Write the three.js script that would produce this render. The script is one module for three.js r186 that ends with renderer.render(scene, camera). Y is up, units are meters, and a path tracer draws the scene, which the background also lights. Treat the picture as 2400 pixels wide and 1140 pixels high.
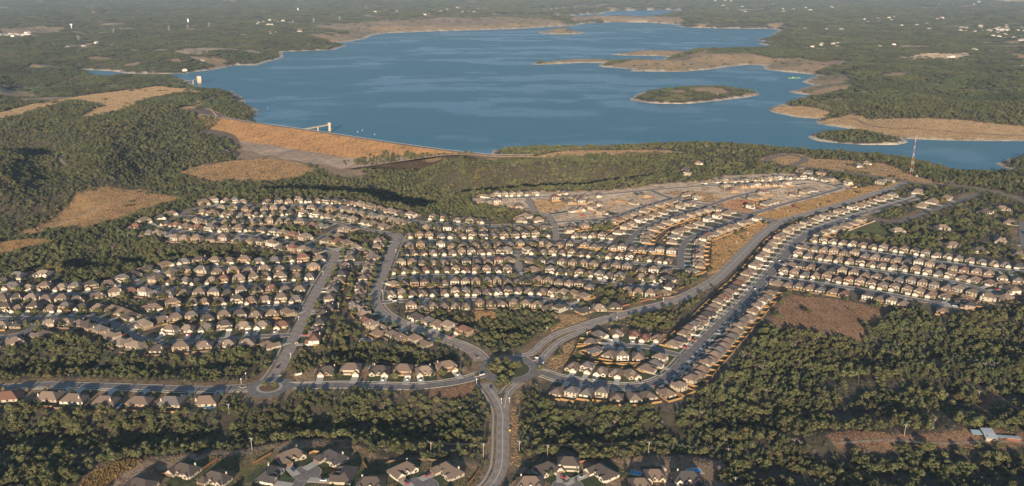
import * as THREE from 'three';
import { mergeGeometries } from 'three/addons/utils/BufferGeometryUtils.js';
import { createNoise2D } from 'simplex-noise';

/* ------------------------------------------------------------------ camera, sky, sun, exposure */
const CAM_Y = 345, F = 2000, PITCH = Math.atan(620 / 2000);
const scene = new THREE.Scene();
const camera = new THREE.PerspectiveCamera(2 * Math.atan(570 / F) * 180 / Math.PI, 2400 / 1140, 1, 80000);
camera.position.set(0, CAM_Y, 0);
camera.rotation.set(-PITCH, 0, 0);
const renderer = new THREE.WebGLRenderer({ antialias: true });
renderer.toneMapping = THREE.LinearToneMapping;
renderer.toneMappingExposure = 1.78;
renderer.shadowMap.enabled = true;

const SUN_EL = 12 * Math.PI / 180, SUN_AZ = -0.05;            // low behind the camera, a little to the left
const sunDir = new THREE.Vector3(Math.sin(SUN_AZ) * Math.cos(SUN_EL), Math.sin(SUN_EL), Math.cos(SUN_AZ) * Math.cos(SUN_EL));
{
  const W = 512, H = 256, d = new Float32Array(W * H * 4);
  for (let j = 0; j < H; j++) for (let i = 0; i < W; i++) {
    const el = ((j + 0.5) / H - 0.5) * Math.PI, az = ((i + 0.5) / W - 0.5) * 2 * Math.PI;
    const x = Math.cos(el) * Math.cos(az), y = Math.sin(el), z = Math.cos(el) * Math.sin(az);
    const up = Math.max(0, y), k = Math.pow(1 - up, 5), c = x * sunDir.x + y * sunDir.y + z * sunDir.z;
    const glow = Math.pow(Math.max(0, c), 6) * 0.28 + Math.pow(Math.max(0, c), 60) * 0.5;
    const o = (j * W + i) * 4;
    d[o] = 0.076 + 0.135 * k + glow * 1.0;
    d[o + 1] = 0.136 + 0.14 * k + glow * 0.72;
    d[o + 2] = 0.232 + 0.122 * k + glow * 0.42;
    d[o + 3] = 1;
  }
  const t = new THREE.DataTexture(d, W, H, THREE.RGBAFormat, THREE.FloatType);
  t.mapping = THREE.EquirectangularReflectionMapping; t.magFilter = THREE.LinearFilter; t.needsUpdate = true;
  scene.background = t; scene.environment = t;
}
const sun = new THREE.DirectionalLight(new THREE.Color().setRGB(1.0, 0.81, 0.6), 5.0);
sun.position.copy(sunDir).multiplyScalar(3000).add(new THREE.Vector3(0, 0, -1200));
sun.target.position.set(0, 0, -1200);
sun.castShadow = true;
Object.assign(sun.shadow.camera, { left: -2500, right: 2500, top: 1500, bottom: -1500, near: 10, far: 9000 });
sun.shadow.mapSize.set(4096, 4096); sun.shadow.radius = 1;
scene.add(sun, sun.target);
scene.fog = new THREE.FogExp2(new THREE.Color().setRGB(0.58, 0.76, 1.0), 0.000028);

/* ------------------------------------------------------------------ helpers */
function rng(seed) { let a = seed >>> 0; return () => { a = (a + 0x6d2b79f5) | 0; let t = Math.imul(a ^ (a >>> 15), 1 | a); t = (t + Math.imul(t ^ (t >>> 7), 61 | t)) ^ t; return ((t ^ (t >>> 14)) >>> 0) / 4294967296; }; }
const R = rng(7);
const noise = createNoise2D(rng(11)), noiseB = createNoise2D(rng(12));
const fbm = (x, z, n = 4) => { let s = 0, a = 0.5, f = 1; for (let i = 0; i < n; i++) { s += a * noise(x * f, z * f); a *= 0.5; f *= 2.03; } return s; };
const clamp = (v, a = 0, b = 1) => Math.min(b, Math.max(a, v));
const sstep = (a, b, v) => { const t = clamp((v - a) / (b - a)); return t * t * (3 - 2 * t); };
const lerp = (a, b, t) => a + (b - a) * t;
const rr = (a, b) => a + (b - a) * R();
const pick = (a) => a[Math.floor(R() * a.length)];
const cp = Math.cos(PITCH), sp = Math.sin(PITCH);
/* where the sight line through a point of the photograph meets the level h: metres east (x) and south (z) of the camera */
function G(px, py, h = 0) {
  const dx = (px - 1200) / F, dy = -(py - 570) / F, wy = dy * cp - sp, wz = -dy * sp - cp, t = (h - CAM_Y) / wy;
  return [dx * t, wz * t];
}
const GP = (pts, h = 0) => pts.map(([a, b]) => G(a, b, h));
function inPoly(x, z, P) { let c = false; for (let i = 0, j = P.length - 1; i < P.length; j = i++) { const a = P[i], b = P[j]; if ((a[1] > z) !== (b[1] > z) && x < (b[0] - a[0]) * (z - a[1]) / (b[1] - a[1]) + a[0]) c = !c; } return c; }
function segD(x, z, a, b) { const ux = b[0] - a[0], uz = b[1] - a[1]; const t = clamp(((x - a[0]) * ux + (z - a[1]) * uz) / (ux * ux + uz * uz || 1)); return Math.hypot(x - a[0] - ux * t, z - a[1] - uz * t); }
function sdf(x, z, P) { let m = 1e9; for (let i = 0, j = P.length - 1; i < P.length; j = i++) { const d = segD(x, z, P[j], P[i]); if (d < m) m = d; } return inPoly(x, z, P) ? -m : m; }
function lineD(x, z, P) { let m = 1e9; for (let i = 1; i < P.length; i++) { const d = segD(x, z, P[i - 1], P[i]); if (d < m) m = d; } return m; }
function boxOf(P, pad = 0) { let a = 1e9, b = -1e9, c = 1e9, d = -1e9; for (const [x, z] of P) { a = Math.min(a, x); b = Math.max(b, x); c = Math.min(c, z); d = Math.max(d, z); } return [a - pad, b + pad, c - pad, d + pad]; }
/* smooth polyline through points, sampled about every `step` metres */
function smooth(P, step = 5) {
  const c = new THREE.CatmullRomCurve3(P.map(([x, z]) => new THREE.Vector3(x, 0, z)), false, 'centripetal');
  const n = Math.max(2, Math.round(c.getLength() / step));
  return c.getSpacedPoints(n).map((p) => [p.x, p.z]);
}
const taken = new Map();
function numbered(name) { const n = taken.get(name) || 0; taken.set(name, n + 1); return n ? name + '_' + String(n).padStart(3, '0') : name; }
function tag(o, label, category, group) { o.userData.label = label; o.userData.category = category; if (group) o.userData.group = group; return o; }
function sh(o) { o.castShadow = true; o.receiveShadow = true; return o; }
function mesh(name, geo, mat, parent) { const m = sh(new THREE.Mesh(geo, mat)); m.name = parent ? name : numbered(name); (parent || scene).add(m); return m; }
function struct(name, geo, mat) { const m = mesh(name, geo, mat); m.userData.kind = 'structure'; return m; }
function stuff(name, geo, mat) { const m = mesh(name, geo, mat); m.userData.kind = 'stuff'; return m; }
function thing(name, label, category, x, y, z, turn = 0, group) { const o = new THREE.Group(); o.name = numbered(name); o.position.set(x, y, z); o.rotation.y = turn; scene.add(o); return tag(o, label, category, group); }

/* flat-shaded triangle builder */
class TB {
  constructor() { this.p = []; this.c = []; this.u = []; this.col = [1, 1, 1]; }
  tri(a, b, c) { this.p.push(...a, ...b, ...c); this.c.push(...this.col, ...this.col, ...this.col); const uv = (q) => this.u.push(q[0] + q[2] * 0.37, q[1] + q[2] * 0.83); uv(a); uv(b); uv(c); return this; }
  quad(a, b, c, d) { this.tri(a, b, c); return this.tri(a, c, d); }
  box(x0, x1, y0, y1, z0, z1, bottom = true, top = true) {
    const a = [x0, y0, z0], b = [x1, y0, z0], c = [x1, y0, z1], d = [x0, y0, z1], e = [x0, y1, z0], f = [x1, y1, z0], g = [x1, y1, z1], h = [x0, y1, z1];
    this.quad(d, c, g, h).quad(b, a, e, f).quad(c, b, f, g).quad(a, d, h, e);
    if (top) this.quad(h, g, f, e); if (bottom) this.quad(a, b, c, d);
    return this;
  }
  bar(a, b, r, n = 4) {
    const A = new THREE.Vector3(...a), B = new THREE.Vector3(...b), d = B.clone().sub(A).normalize();
    const u = Math.abs(d.y) > 0.9 ? new THREE.Vector3(1, 0, 0) : new THREE.Vector3(0, 1, 0); u.cross(d).normalize(); const v = d.clone().cross(u);
    const r2 = Array.isArray(r) ? r : [r, r], ring = (P, q) => Array.from({ length: n }, (_, i) => { const t = i / n * 2 * Math.PI + 0.4; return P.clone().addScaledVector(u, Math.cos(t) * q).addScaledVector(v, Math.sin(t) * q).toArray(); });
    const ra = ring(A, r2[0]), rb = ring(B, r2[1]);
    for (let i = 0; i < n; i++) { const j = (i + 1) % n; this.quad(ra[i], ra[j], rb[j], rb[i]); }
    for (let i = 1; i < n - 1; i++) { this.tri(rb[0], rb[i], rb[i + 1]); this.tri(ra[0], ra[i + 1], ra[i]); }
    return this;
  }
  add(other, m4) { const v = new THREE.Vector3(); for (let i = 0; i < other.p.length; i += 3) { v.set(other.p[i], other.p[i + 1], other.p[i + 2]).applyMatrix4(m4); this.p.push(v.x, v.y, v.z); this.c.push(...this.col); } this.u.push(...other.u); return this; }
  geo(colors = false) {
    const g = new THREE.BufferGeometry();
    g.setAttribute('position', new THREE.Float32BufferAttribute(this.p, 3));
    g.setAttribute('uv', new THREE.Float32BufferAttribute(this.u, 2));
    if (colors) g.setAttribute('color', new THREE.Float32BufferAttribute(this.c, 3));
    g.computeVertexNormals(); return g;
  }
}
/* grain textures */
function grain(N, f, seed, srgb = true) {
  const r = rng(seed), oct = [];
  for (let o = 3; o <= 8; o++) { const n = 1 << o; oct.push([n, Float32Array.from({ length: n * n }, () => r())]); }
  const d = new Uint8Array(N * N * 4);
  for (let j = 0; j < N; j++) for (let i = 0; i < N; i++) {
    const vals = oct.map(([n, a]) => {
      const x = i / N * n, y = j / N * n, x0 = Math.floor(x), y0 = Math.floor(y), fx = x - x0, fy = y - y0, s = fx * fx * (3 - 2 * fx), t = fy * fy * (3 - 2 * fy);
      const q = (X, Y) => a[(Y % n) * n + (X % n)];
      return lerp(lerp(q(x0, y0), q(x0 + 1, y0), s), lerp(q(x0, y0 + 1), q(x0 + 1, y0 + 1), s), t);
    });
    const c = f(vals, i, j), o = (j * N + i) * 4; d[o] = clamp(c[0]) * 255; d[o + 1] = clamp(c[1]) * 255; d[o + 2] = clamp(c[2]) * 255; d[o + 3] = 255;
  }
  const t = new THREE.DataTexture(d, N, N); t.wrapS = t.wrapT = THREE.RepeatWrapping; t.magFilter = t.minFilter = THREE.LinearFilter; if (srgb) t.colorSpace = THREE.SRGBColorSpace; t.needsUpdate = true; return t;
}
const rep = (t, u, v = u) => { const c = t.clone(); c.repeat.set(u, v); c.needsUpdate = true; return c; };
const g3 = (v) => [v, v, v];
const texSoil = grain(1024, (v) => { const m = v[0] * 0.18 + v[1] * 0.2 + v[2] * 0.22 + v[3] * 0.2 + v[4] * 0.12 + v[5] * 0.08; const k = 0.9 + (m - 0.5) * 1.3; return [k * 1.01, k, k * 0.97]; }, 21);
const texBump = grain(512, (v) => g3(v[2] * 0.3 + v[3] * 0.35 + v[4] * 0.35), 22, false);
const texRoad = grain(512, (v) => { const k = 0.8 + (v[0] - 0.5) * 0.14 + (v[2] - 0.5) * 0.14 + (v[5] - 0.5) * 0.14 - (v[3] > 0.83 ? 0.07 : 0); return [k, k, k * 1.0]; }, 23);
const texShingle = grain(256, (v, i, j) => { const k = 0.86 + (v[5] - 0.5) * 0.22 + (v[3] - 0.5) * 0.14 - (j % 16 < 2 ? 0.1 : 0); return [k, k * 0.99, k * 0.98]; }, 24);
const texWall = grain(256, (v) => { const k = 0.9 + (v[4] - 0.5) * 0.16 + (v[2] - 0.5) * 0.1; return [k, k, k * 0.98]; }, 25);
const M = (o) => new THREE.MeshStandardMaterial({ roughness: 0.95, metalness: 0, ...o });
const C = (r, g, b) => new THREE.Color().setRGB(r, g, b);

/* ------------------------------------------------------------------ shape of the land */
const LAKE = -24;
const damPx = [[430, 266], [500, 273], [600, 289], [705, 303], [850, 325], [1000, 347], [1100, 359], [1160, 364], [1250, 364]];
const damLine = smooth(GP(damPx, -3), 12);
function offsetLine(P, off) { return P.map((p, i) => { const a = P[Math.max(0, i - 1)], b = P[Math.min(P.length - 1, i + 1)], l = Math.hypot(b[0] - a[0], b[1] - a[1]) || 1; return [p[0] - (b[1] - a[1]) / l * off, p[1] + (b[0] - a[0]) / l * off]; }); }
/* +off lies on the valley side of the dam (left to right walk: right hand is towards the camera) */
const damUp = offsetLine(damLine, -50), damUpFar = offsetLine(damLine, -170);
const lakePx1 = [[193, 163], [222, 176], [247, 184], [316, 181], [410, 180], [442, 192], [455, 205], [487, 212], [505, 211], [540, 213], [560, 226], [571, 237], [569, 241], [600, 258], [597, 270], [586, 279]];
const lakePx2 = [[1160, 352], [1250, 345], [1400, 347], [1500, 340], [1600, 336], [1700, 339], [1800, 346], [1900, 355], [2000, 360], [2080, 366], [2150, 376], [2220, 395], [2260, 403], [2310, 403], [2400, 399], [2700, 400], [2900, 345],
  [2400, 330], [2300, 330], [2200, 328], [2130, 325], [2050, 312], [1990, 301], [1925, 291], [1916, 285], [1930, 279], [1870, 275], [1815, 263], [1805, 256], [1838, 243], [1887, 227], [1920, 225], [1867, 219], [1852, 215], [1883, 208], [1910, 200], [1883, 192], [1900, 184], [1925, 177],
  [1883, 172], [1833, 168], [1797, 163], [1790, 153], [1747, 152], [1700, 157], [1660, 163], [1600, 168], [1557, 168], [1480, 167], [1487, 162], [1413, 157], [1403, 154], [1420, 148], [1367, 147], [1300, 150], [1250, 152], [1250, 148], [1300, 143], [1347, 138], [1417, 142], [1467, 145], [1543, 147], [1560, 137],
  [1567, 132], [1467, 130], [1430, 128], [1457, 125], [1500, 121], [1573, 122], [1600, 124], [1717, 120], [1773, 115], [1807, 107], [1777, 102], [1813, 98], [1772, 95], [1800, 88], [1830, 71], [1813, 68], [1667, 66], [1600, 64], [1585, 58],
  [1520, 53], [1440, 52], [1370, 55], [1350, 60], [1200, 68], [1100, 71], [1000, 74], [900, 78], [870, 83], [850, 92], [807, 99], [770, 101], [812, 106], [780, 117], [700, 120], [657, 122], [662, 132], [653, 138], [617, 147], [600, 153], [550, 153], [500, 163], [433, 172], [383, 173], [300, 172], [267, 167]];
const lakeMain = [...GP(lakePx1, LAKE), ...damUp.filter((p, i) => damLine[i][0] > G(604, 290, -3)[0] && damLine[i][0] < G(1140, 362, -3)[0]), ...GP(lakePx2, LAKE)];
const lakeArm = GP([[1133, 45], [1173, 42], [1300, 39], [1410, 32], [1433, 26], [1567, 23], [1615, 25], [1560, 33], [1517, 43], [1417, 43], [1300, 46], [1200, 49]], LAKE);
const lakeTip = GP([[1265, 25], [1367, 18], [1420, 14], [1412, 19], [1360, 26], [1283, 29]], LAKE);
const islands = [
  [[1476, 234], [1510, 217], [1560, 210], [1640, 207], [1720, 209], [1778, 218], [1760, 226], [1680, 236], [1600, 243], [1520, 241]],
  [[1897, 322], [1915, 314], [1960, 309], [2040, 310], [2090, 320], [2123, 332], [2080, 340], [1980, 336], [1920, 330]],
  [[2340, 386], [2370, 373], [2400, 366], [2500, 362], [2560, 385], [2500, 402], [2400, 399], [2360, 393]],
  [[1258, 75], [1310, 72], [1371, 76], [1340, 80], [1280, 79]]].map((p) => smooth(GP([...p, p[0]], LAKE), 18).slice(0, -1));
const waters = [lakeMain, lakeArm, lakeTip], wBox = waters.map((p) => boxOf(p, 320)), iBox = islands.map((p) => boxOf(p, 5));
/* distance to the shore: above zero on land */
function shore(x, z) {
  let d = 320;
  for (let k = 0; k < 3; k++) { const b = wBox[k]; if (x > b[0] && x < b[1] && z > b[2] && z < b[3]) d = Math.min(d, sdf(x, z, waters[k])); }
  if (d < 0) for (let k = 0; k < islands.length; k++) { const b = iBox[k]; if (x > b[0] && x < b[1] && z > b[2] && z < b[3]) { const s = sdf(x, z, islands[k]); if (s < 0) return -s; d = Math.max(d, -s); } else continue; }
  return d;
}
const valley = [...GP([[-400, 650], [0, 612], [120, 577], [250, 542], [300, 522], [380, 490], [470, 460], [560, 453], [700, 453], [820, 460], [870, 476], [980, 497], [1060, 484], [1100, 456], [1240, 447], [1400, 438], [1530, 420], [1610, 402], [1640, 394], [1560, 388], [1400, 382], [1270, 378], [1150, 376], [1090, 372]], 0),
  ...damUpFar.filter((p, i) => damLine[i][0] < G(1040, 352, -3)[0]).reverse(), ...GP([[515, 296], [460, 312], [370, 325], [230, 370], [120, 410], [0, 430], [-400, 445]], 0)];
const valleyBox = boxOf(valley, 10);
/* creek ravines in the woods: line, depth, half width */
const ravines = [
  [[[-200, 640], [0, 632], [160, 606], [330, 592], [480, 589], [620, 592], [700, 596]], 13, 75],
  [[[-200, 870], [0, 862], [250, 852], [480, 846], [640, 832], [780, 822], [960, 826], [1060, 838]], 9, 55],
  [[[-300, 1010], [0, 1000], [250, 990], [500, 1000], [700, 985], [900, 975], [1080, 990]], 8, 60],
  [[[1240, 985], [1400, 1000], [1600, 1000], [1700, 960], [1900, 950], [2100, 930], [2400, 905]], 6, 60],
  [[[1650, 1075], [1800, 1090], [2000, 1080], [2200, 1085], [2500, 1060]], 5, 50],
  [[[1750, 860], [1900, 850], [2100, 820], [2300, 800], [2500, 790]], 6, 60],
  [[[-100, 330], [90, 335], [120, 380], [110, 430], [0, 470]], 22, 110],
  [[[1110, 760], [1200, 775], [1300, 765]], 6, 30]].map(([p, d, w]) => [smooth(GP(p), 20), d, w]).map((r) => [...r, boxOf(r[0], r[2])]);
/* cleared spillway and the low banks round it: level ground */
const levels = [[GP([[380, 345], [450, 300], [500, 292], [545, 330], [510, 372], [420, 382]], -15), -22, 170], [GP([[60, 186], [200, 186], [260, 187], [330, 184], [430, 184], [442, 193], [330, 203], [200, 216], [60, 232]], -10), -15, 110], [GP([[-300, 310], [0, 258], [150, 226], [330, 200], [440, 190], [490, 212], [400, 226], [320, 245], [240, 272], [180, 280], [0, 288]], 2), 0, 120]].map(([p, h, f]) => [p, h, f, boxOf(p, f)]);
let devDist = () => 60;                                         // metres to the nearest street or house, set once they are laid out
function ground(x, z) {
  const D = -z;
  const far = sstep(1750, 2700, D + Math.abs(x) * 0.05);
  let base = 0;
  if (far > 0) {
    const rough = sstep(2600, 9000, D);
    base = far * (3 + 16 * fbm(x / 760 + 3, z / 760) + 7 * fbm(x / 210, z / 210 + 9, 2) + rough * (14 + 26 * fbm(x / 2300 + 7, z / 2300)) + 46 * sstep(10000, 17000, D) * (0.6 + fbm(x / 3100, z / 3100 + 5)));
    base = Math.max(base, -15);
  }
  if (x < -250 && D > 1250) base += sstep(-250, -520, x) * sstep(1250, 1600, D) * (2 + 13 * fbm(x / 300 + 11, z / 300, 3));
  for (const [p, lh, f, b] of levels) if (x > b[0] && x < b[1] && z > b[2] && z < b[3]) base = lerp(lh, base, sstep(0, f, Math.max(0, sdf(x, z, p))));
  if (x > valleyBox[0] && x < valleyBox[1] && z > valleyBox[2] && z < valleyBox[3]) { const s = -sdf(x, z, valley); if (s > 0) base = lerp(base, -44 + 3 * fbm(x / 90, z / 90, 2), sstep(0, 118, s)); }
  for (const [p, dep, w, b] of ravines) if (x > b[0] && x < b[1] && z > b[2] && z < b[3]) { const d = lineD(x, z, p); if (d < w) base -= dep * (1 - sstep(0.1, 1, d / w)) * sstep(14, 55, devDist(x, z)); }
  const s = shore(x, z);
  if (s >= 320) return base;
  if (s < -6) return LAKE - Math.min(18, -(s + 6) * 0.16);
  const e = clamp(s / 190), k = e * e * (3 - 2 * e);
  return Math.min(base, LAKE + (Math.max(base, LAKE + 5) - LAKE) * (k * 0.85 + e * 0.15) + Math.min(2, (s + 6) * 0.12));
}

/* ------------------------------------------------------------------ streets */
/* [name, half width, points, kind]; kind: m main road, r residential, c country lane */
const P_ = (...a) => a;
const roads = [
  ['entrance_road', 4.6, [[1120, 1165], [1151, 1140], [1168, 1113], [1174, 1098], [1177, 1075], [1178, 1050], [1178, 1011], [1178, 972], [1170, 946], [1152, 916], [1138, 898]], 'm'],
  ['entrance_road', 3.6, [[1181, 965], [1183, 953], [1190, 924], [1206, 905], [1222, 895]], 'm'],
  ['parkway', 3.7, [[1262, 856], [1268, 848], [1284, 826], [1316, 799], [1353, 781], [1389, 763], [1447, 744]], 'm'],
  ['parkway', 3.7, [[1200, 836], [1237, 832], [1255, 821], [1276, 801], [1311, 781], [1350, 768], [1395, 752], [1447, 738]], 'm'],
  ['parkway', 7.0, [[1440, 743], [1500, 727], [1553, 714], [1605, 695], [1647, 674], [1674, 658], [1703, 632], [1729, 606], [1753, 582], [1779, 556], [1803, 537], [1826, 522], [1868, 508], [1910, 496], [1960, 482], [2000, 470], [2042, 456], [2092, 441], [2122, 428]], 'm'],
  ['lakeside_street', 4.7, [[1256, 872], [1279, 876], [1303, 885], [1342, 892], [1395, 901], [1460, 907], [1513, 903], [1553, 889], [1579, 868], [1605, 840], [1632, 813], [1658, 787], [1684, 762], [1711, 737], [1747, 703], [1776, 671], [1811, 632], [1837, 600], [1863, 570], [1890, 550], [1926, 533], [1974, 516], [2026, 500], [2100, 478], [2150, 463]], 'r'],
  ['cul_de_sac_street', 4.3, [[1445, 811], [1480, 811], [1513, 813], [1560, 825], [1604, 836]], 'r'],
  ['eastern_street', 4.2, [[1876, 570], [1958, 580], [2037, 591], [2129, 604], [2221, 617], [2313, 629], [2420, 640]], 'r'],
  ['eastern_street', 4.2, [[1847, 608], [1918, 617], [1984, 626], [2063, 636], [2142, 647], [2221, 658], [2287, 674], [2321, 688]], 'r'],
  ['eastern_street', 4.2, [[1806, 650], [1879, 659], [1958, 670], [2037, 682], [2116, 696], [2168, 706], [2205, 713]], 'r'],
  ['wide_street', 5.6, [[634, 893], [650, 872], [663, 849], [676, 823], [690, 789], [711, 749], [727, 712], [747, 673], [768, 639], [783, 608], [786, 596], [774, 587], [750, 582]], 'm'],
  ['hilltop_street', 4.2, [[774, 587], [750, 582], [710, 576], [645, 563], [579, 553], [513, 550], [434, 543], [368, 534]], 'r'],
  ['hilltop_street', 4.2, [[718, 575], [750, 559], [790, 538], [812, 527]], 'r'],
  ['hilltop_street', 4.2, [[408, 509], [460, 508], [513, 515], [580, 516], [650, 514], [720, 514], [790, 522], [812, 527], [870, 540], [920, 549]], 'r'],
  ['hilltop_street', 4.2, [[408, 509], [440, 496], [490, 484], [560, 483], [640, 483], [720, 480], [800, 485], [880, 500], [960, 517], [1000, 522], [1080, 526], [1131, 529], [1205, 528], [1297, 524]], 'r'],
  ['middle_street', 5.6, [[1130, 846], [1100, 820], [1026, 792], [974, 773], [934, 757], [903, 739], [884, 718], [879, 700], [884, 676], [897, 644], [910, 613], [921, 582], [931, 560], [920, 549]], 'm'],
  ['cross_street', 4.0, [[783, 614], [797, 617], [895, 615], [911, 611]], 'r'],
  ['terrace_street', 4.2, [[932, 563], [1000, 564], [1100, 565], [1200, 564], [1303, 562]], 'r'],
  ['terrace_street', 4.2, [[1303, 563], [1382, 568], [1474, 576], [1579, 584], [1600, 586]], 'r'],
  ['terrace_street', 4.2, [[925, 609], [1000, 606], [1100, 604], [1210, 602], [1342, 607], [1474, 616], [1560, 624], [1597, 629]], 'r'],
  ['terrace_street', 4.2, [[909, 651], [1000, 646], [1131, 648], [1218, 647], [1263, 651], [1395, 660], [1460, 668], [1526, 673]], 'r'],
  ['terrace_street', 4.2, [[893, 709], [1000, 703], [1131, 701], [1237, 699], [1303, 706], [1337, 718]], 'r'],
  ['terrace_lane', 4.2, [[1218, 647], [1217, 631], [1214, 607], [1213, 588]], 'r'],
  ['terrace_lane', 4.2, [[1303, 563], [1303, 544], [1296, 518], [1284, 504], [1258, 498], [1246, 486], [1238, 463]], 'r'],
  ['new_street', 4.2, [[1474, 576], [1482, 557], [1500, 541], [1526, 526], [1579, 507], [1647, 486], [1665, 481]], 'r'],
  ['new_street', 4.2, [[1597, 629], [1597, 598], [1604, 573], [1616, 558], [1658, 543], [1711, 522], [1753, 505]], 'r'],
  ['new_street', 4.2, [[1297, 522], [1389, 515], [1432, 510], [1500, 487], [1574, 465]], 'r'],
  ['new_street', 4.2, [[1524, 445], [1547, 456], [1574, 465], [1618, 474], [1663, 482], [1700, 491], [1753, 504], [1790, 512], [1824, 521]], 'r'],
  ['new_street', 4.2, [[1753, 504], [1790, 494], [1842, 478], [1895, 464], [1974, 441]], 'r'],
  ['new_street', 4.2, [[1663, 482], [1700, 469], [1737, 458], [1800, 445], [1890, 430]], 'r'],
  ['new_street', 4.2, [[1160, 466], [1238, 463], [1316, 461], [1395, 457], [1470, 451], [1524, 446], [1600, 440], [1700, 434], [1800, 428], [1900, 424], [1974, 441]], 'r'],
  ['western_street', 4.2, [[768, 619], [645, 625], [513, 627], [418, 627], [381, 636]], 'r'],
  ['western_street', 4.2, [[738, 664], [645, 667], [513, 675], [408, 676], [329, 671], [263, 678], [184, 689], [79, 691], [-30, 695]], 'r'],
  ['western_street', 4.2, [[381, 636], [345, 652], [313, 668]], 'r'],
  ['western_street', 4.2, [[714, 718], [605, 721], [500, 729], [395, 738], [340, 750], [291, 769]], 'r'],
  ['western_street', 4.2, [[-30, 747], [105, 745], [210, 745], [250, 755], [290, 771], [329, 792], [368, 801], [474, 799], [600, 790], [680, 786]], 'r'],
  ['western_street', 4.2, [[111, 746], [87, 761], [58, 779], [26, 788], [-30, 791]], 'r'],
  ['lower_street', 5.0, [[640, 907], [711, 906], [790, 904], [895, 906], [974, 907], [1053, 899], [1100, 889], [1130, 880]], 'm'],
  ['lower_street', 4.8, [[620, 910], [553, 909], [474, 912], [342, 908], [211, 904], [105, 902], [26, 906], [-40, 912]], 'm'],
  ['valley_court', 4.2, [[719, 1113], [700, 1135], [670, 1165]], 'r'],
  ['valley_court', 4.2, [[987, 1139], [985, 1170]], 'r'],
  ['valley_court', 4.2, [[1330, 1140], [1326, 1170]], 'r'],
  ['shore_road', 4.2, [[1850, 388], [1933, 398], [2027, 411], [2122, 427], [2233, 436], [2317, 448], [2420, 478]], 'c'],
  ['shore_road', 3.8, [[1790, 379], [1815, 368], [1850, 363], [1882, 369], [1880, 380], [1850, 388]], 'c'],
  ['wooded_lane', 3.6, [[2290, 455], [2233, 478], [2167, 500], [2093, 521], [2043, 513]], 'c'],
  ['wooded_lane', 3.4, [[2395, 520], [2398, 570], [2420, 610]], 'c'],
];
const roadLines = roads.map(([name, hw, px, kind]) => ({ name, hw, kind, pts: smooth(GP(px), 6) }));
const bulbs = [[1445, 811, 11], [2325, 690, 11], [2207, 714, 11], [1530, 674, 12], [1341, 720, 11], [380, 637, 10], [719, 1110, 10], [987, 1142, 12], [1331, 1143, 11]].map(([a, b, r]) => [...G(a, b), r]);
const ringSmall = { c: G(631, 909), r0: 11.5, r1: 19.5 }, ringBig = { c: G(1194, 866), r0: 19.5, r1: 28.5 };

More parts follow.
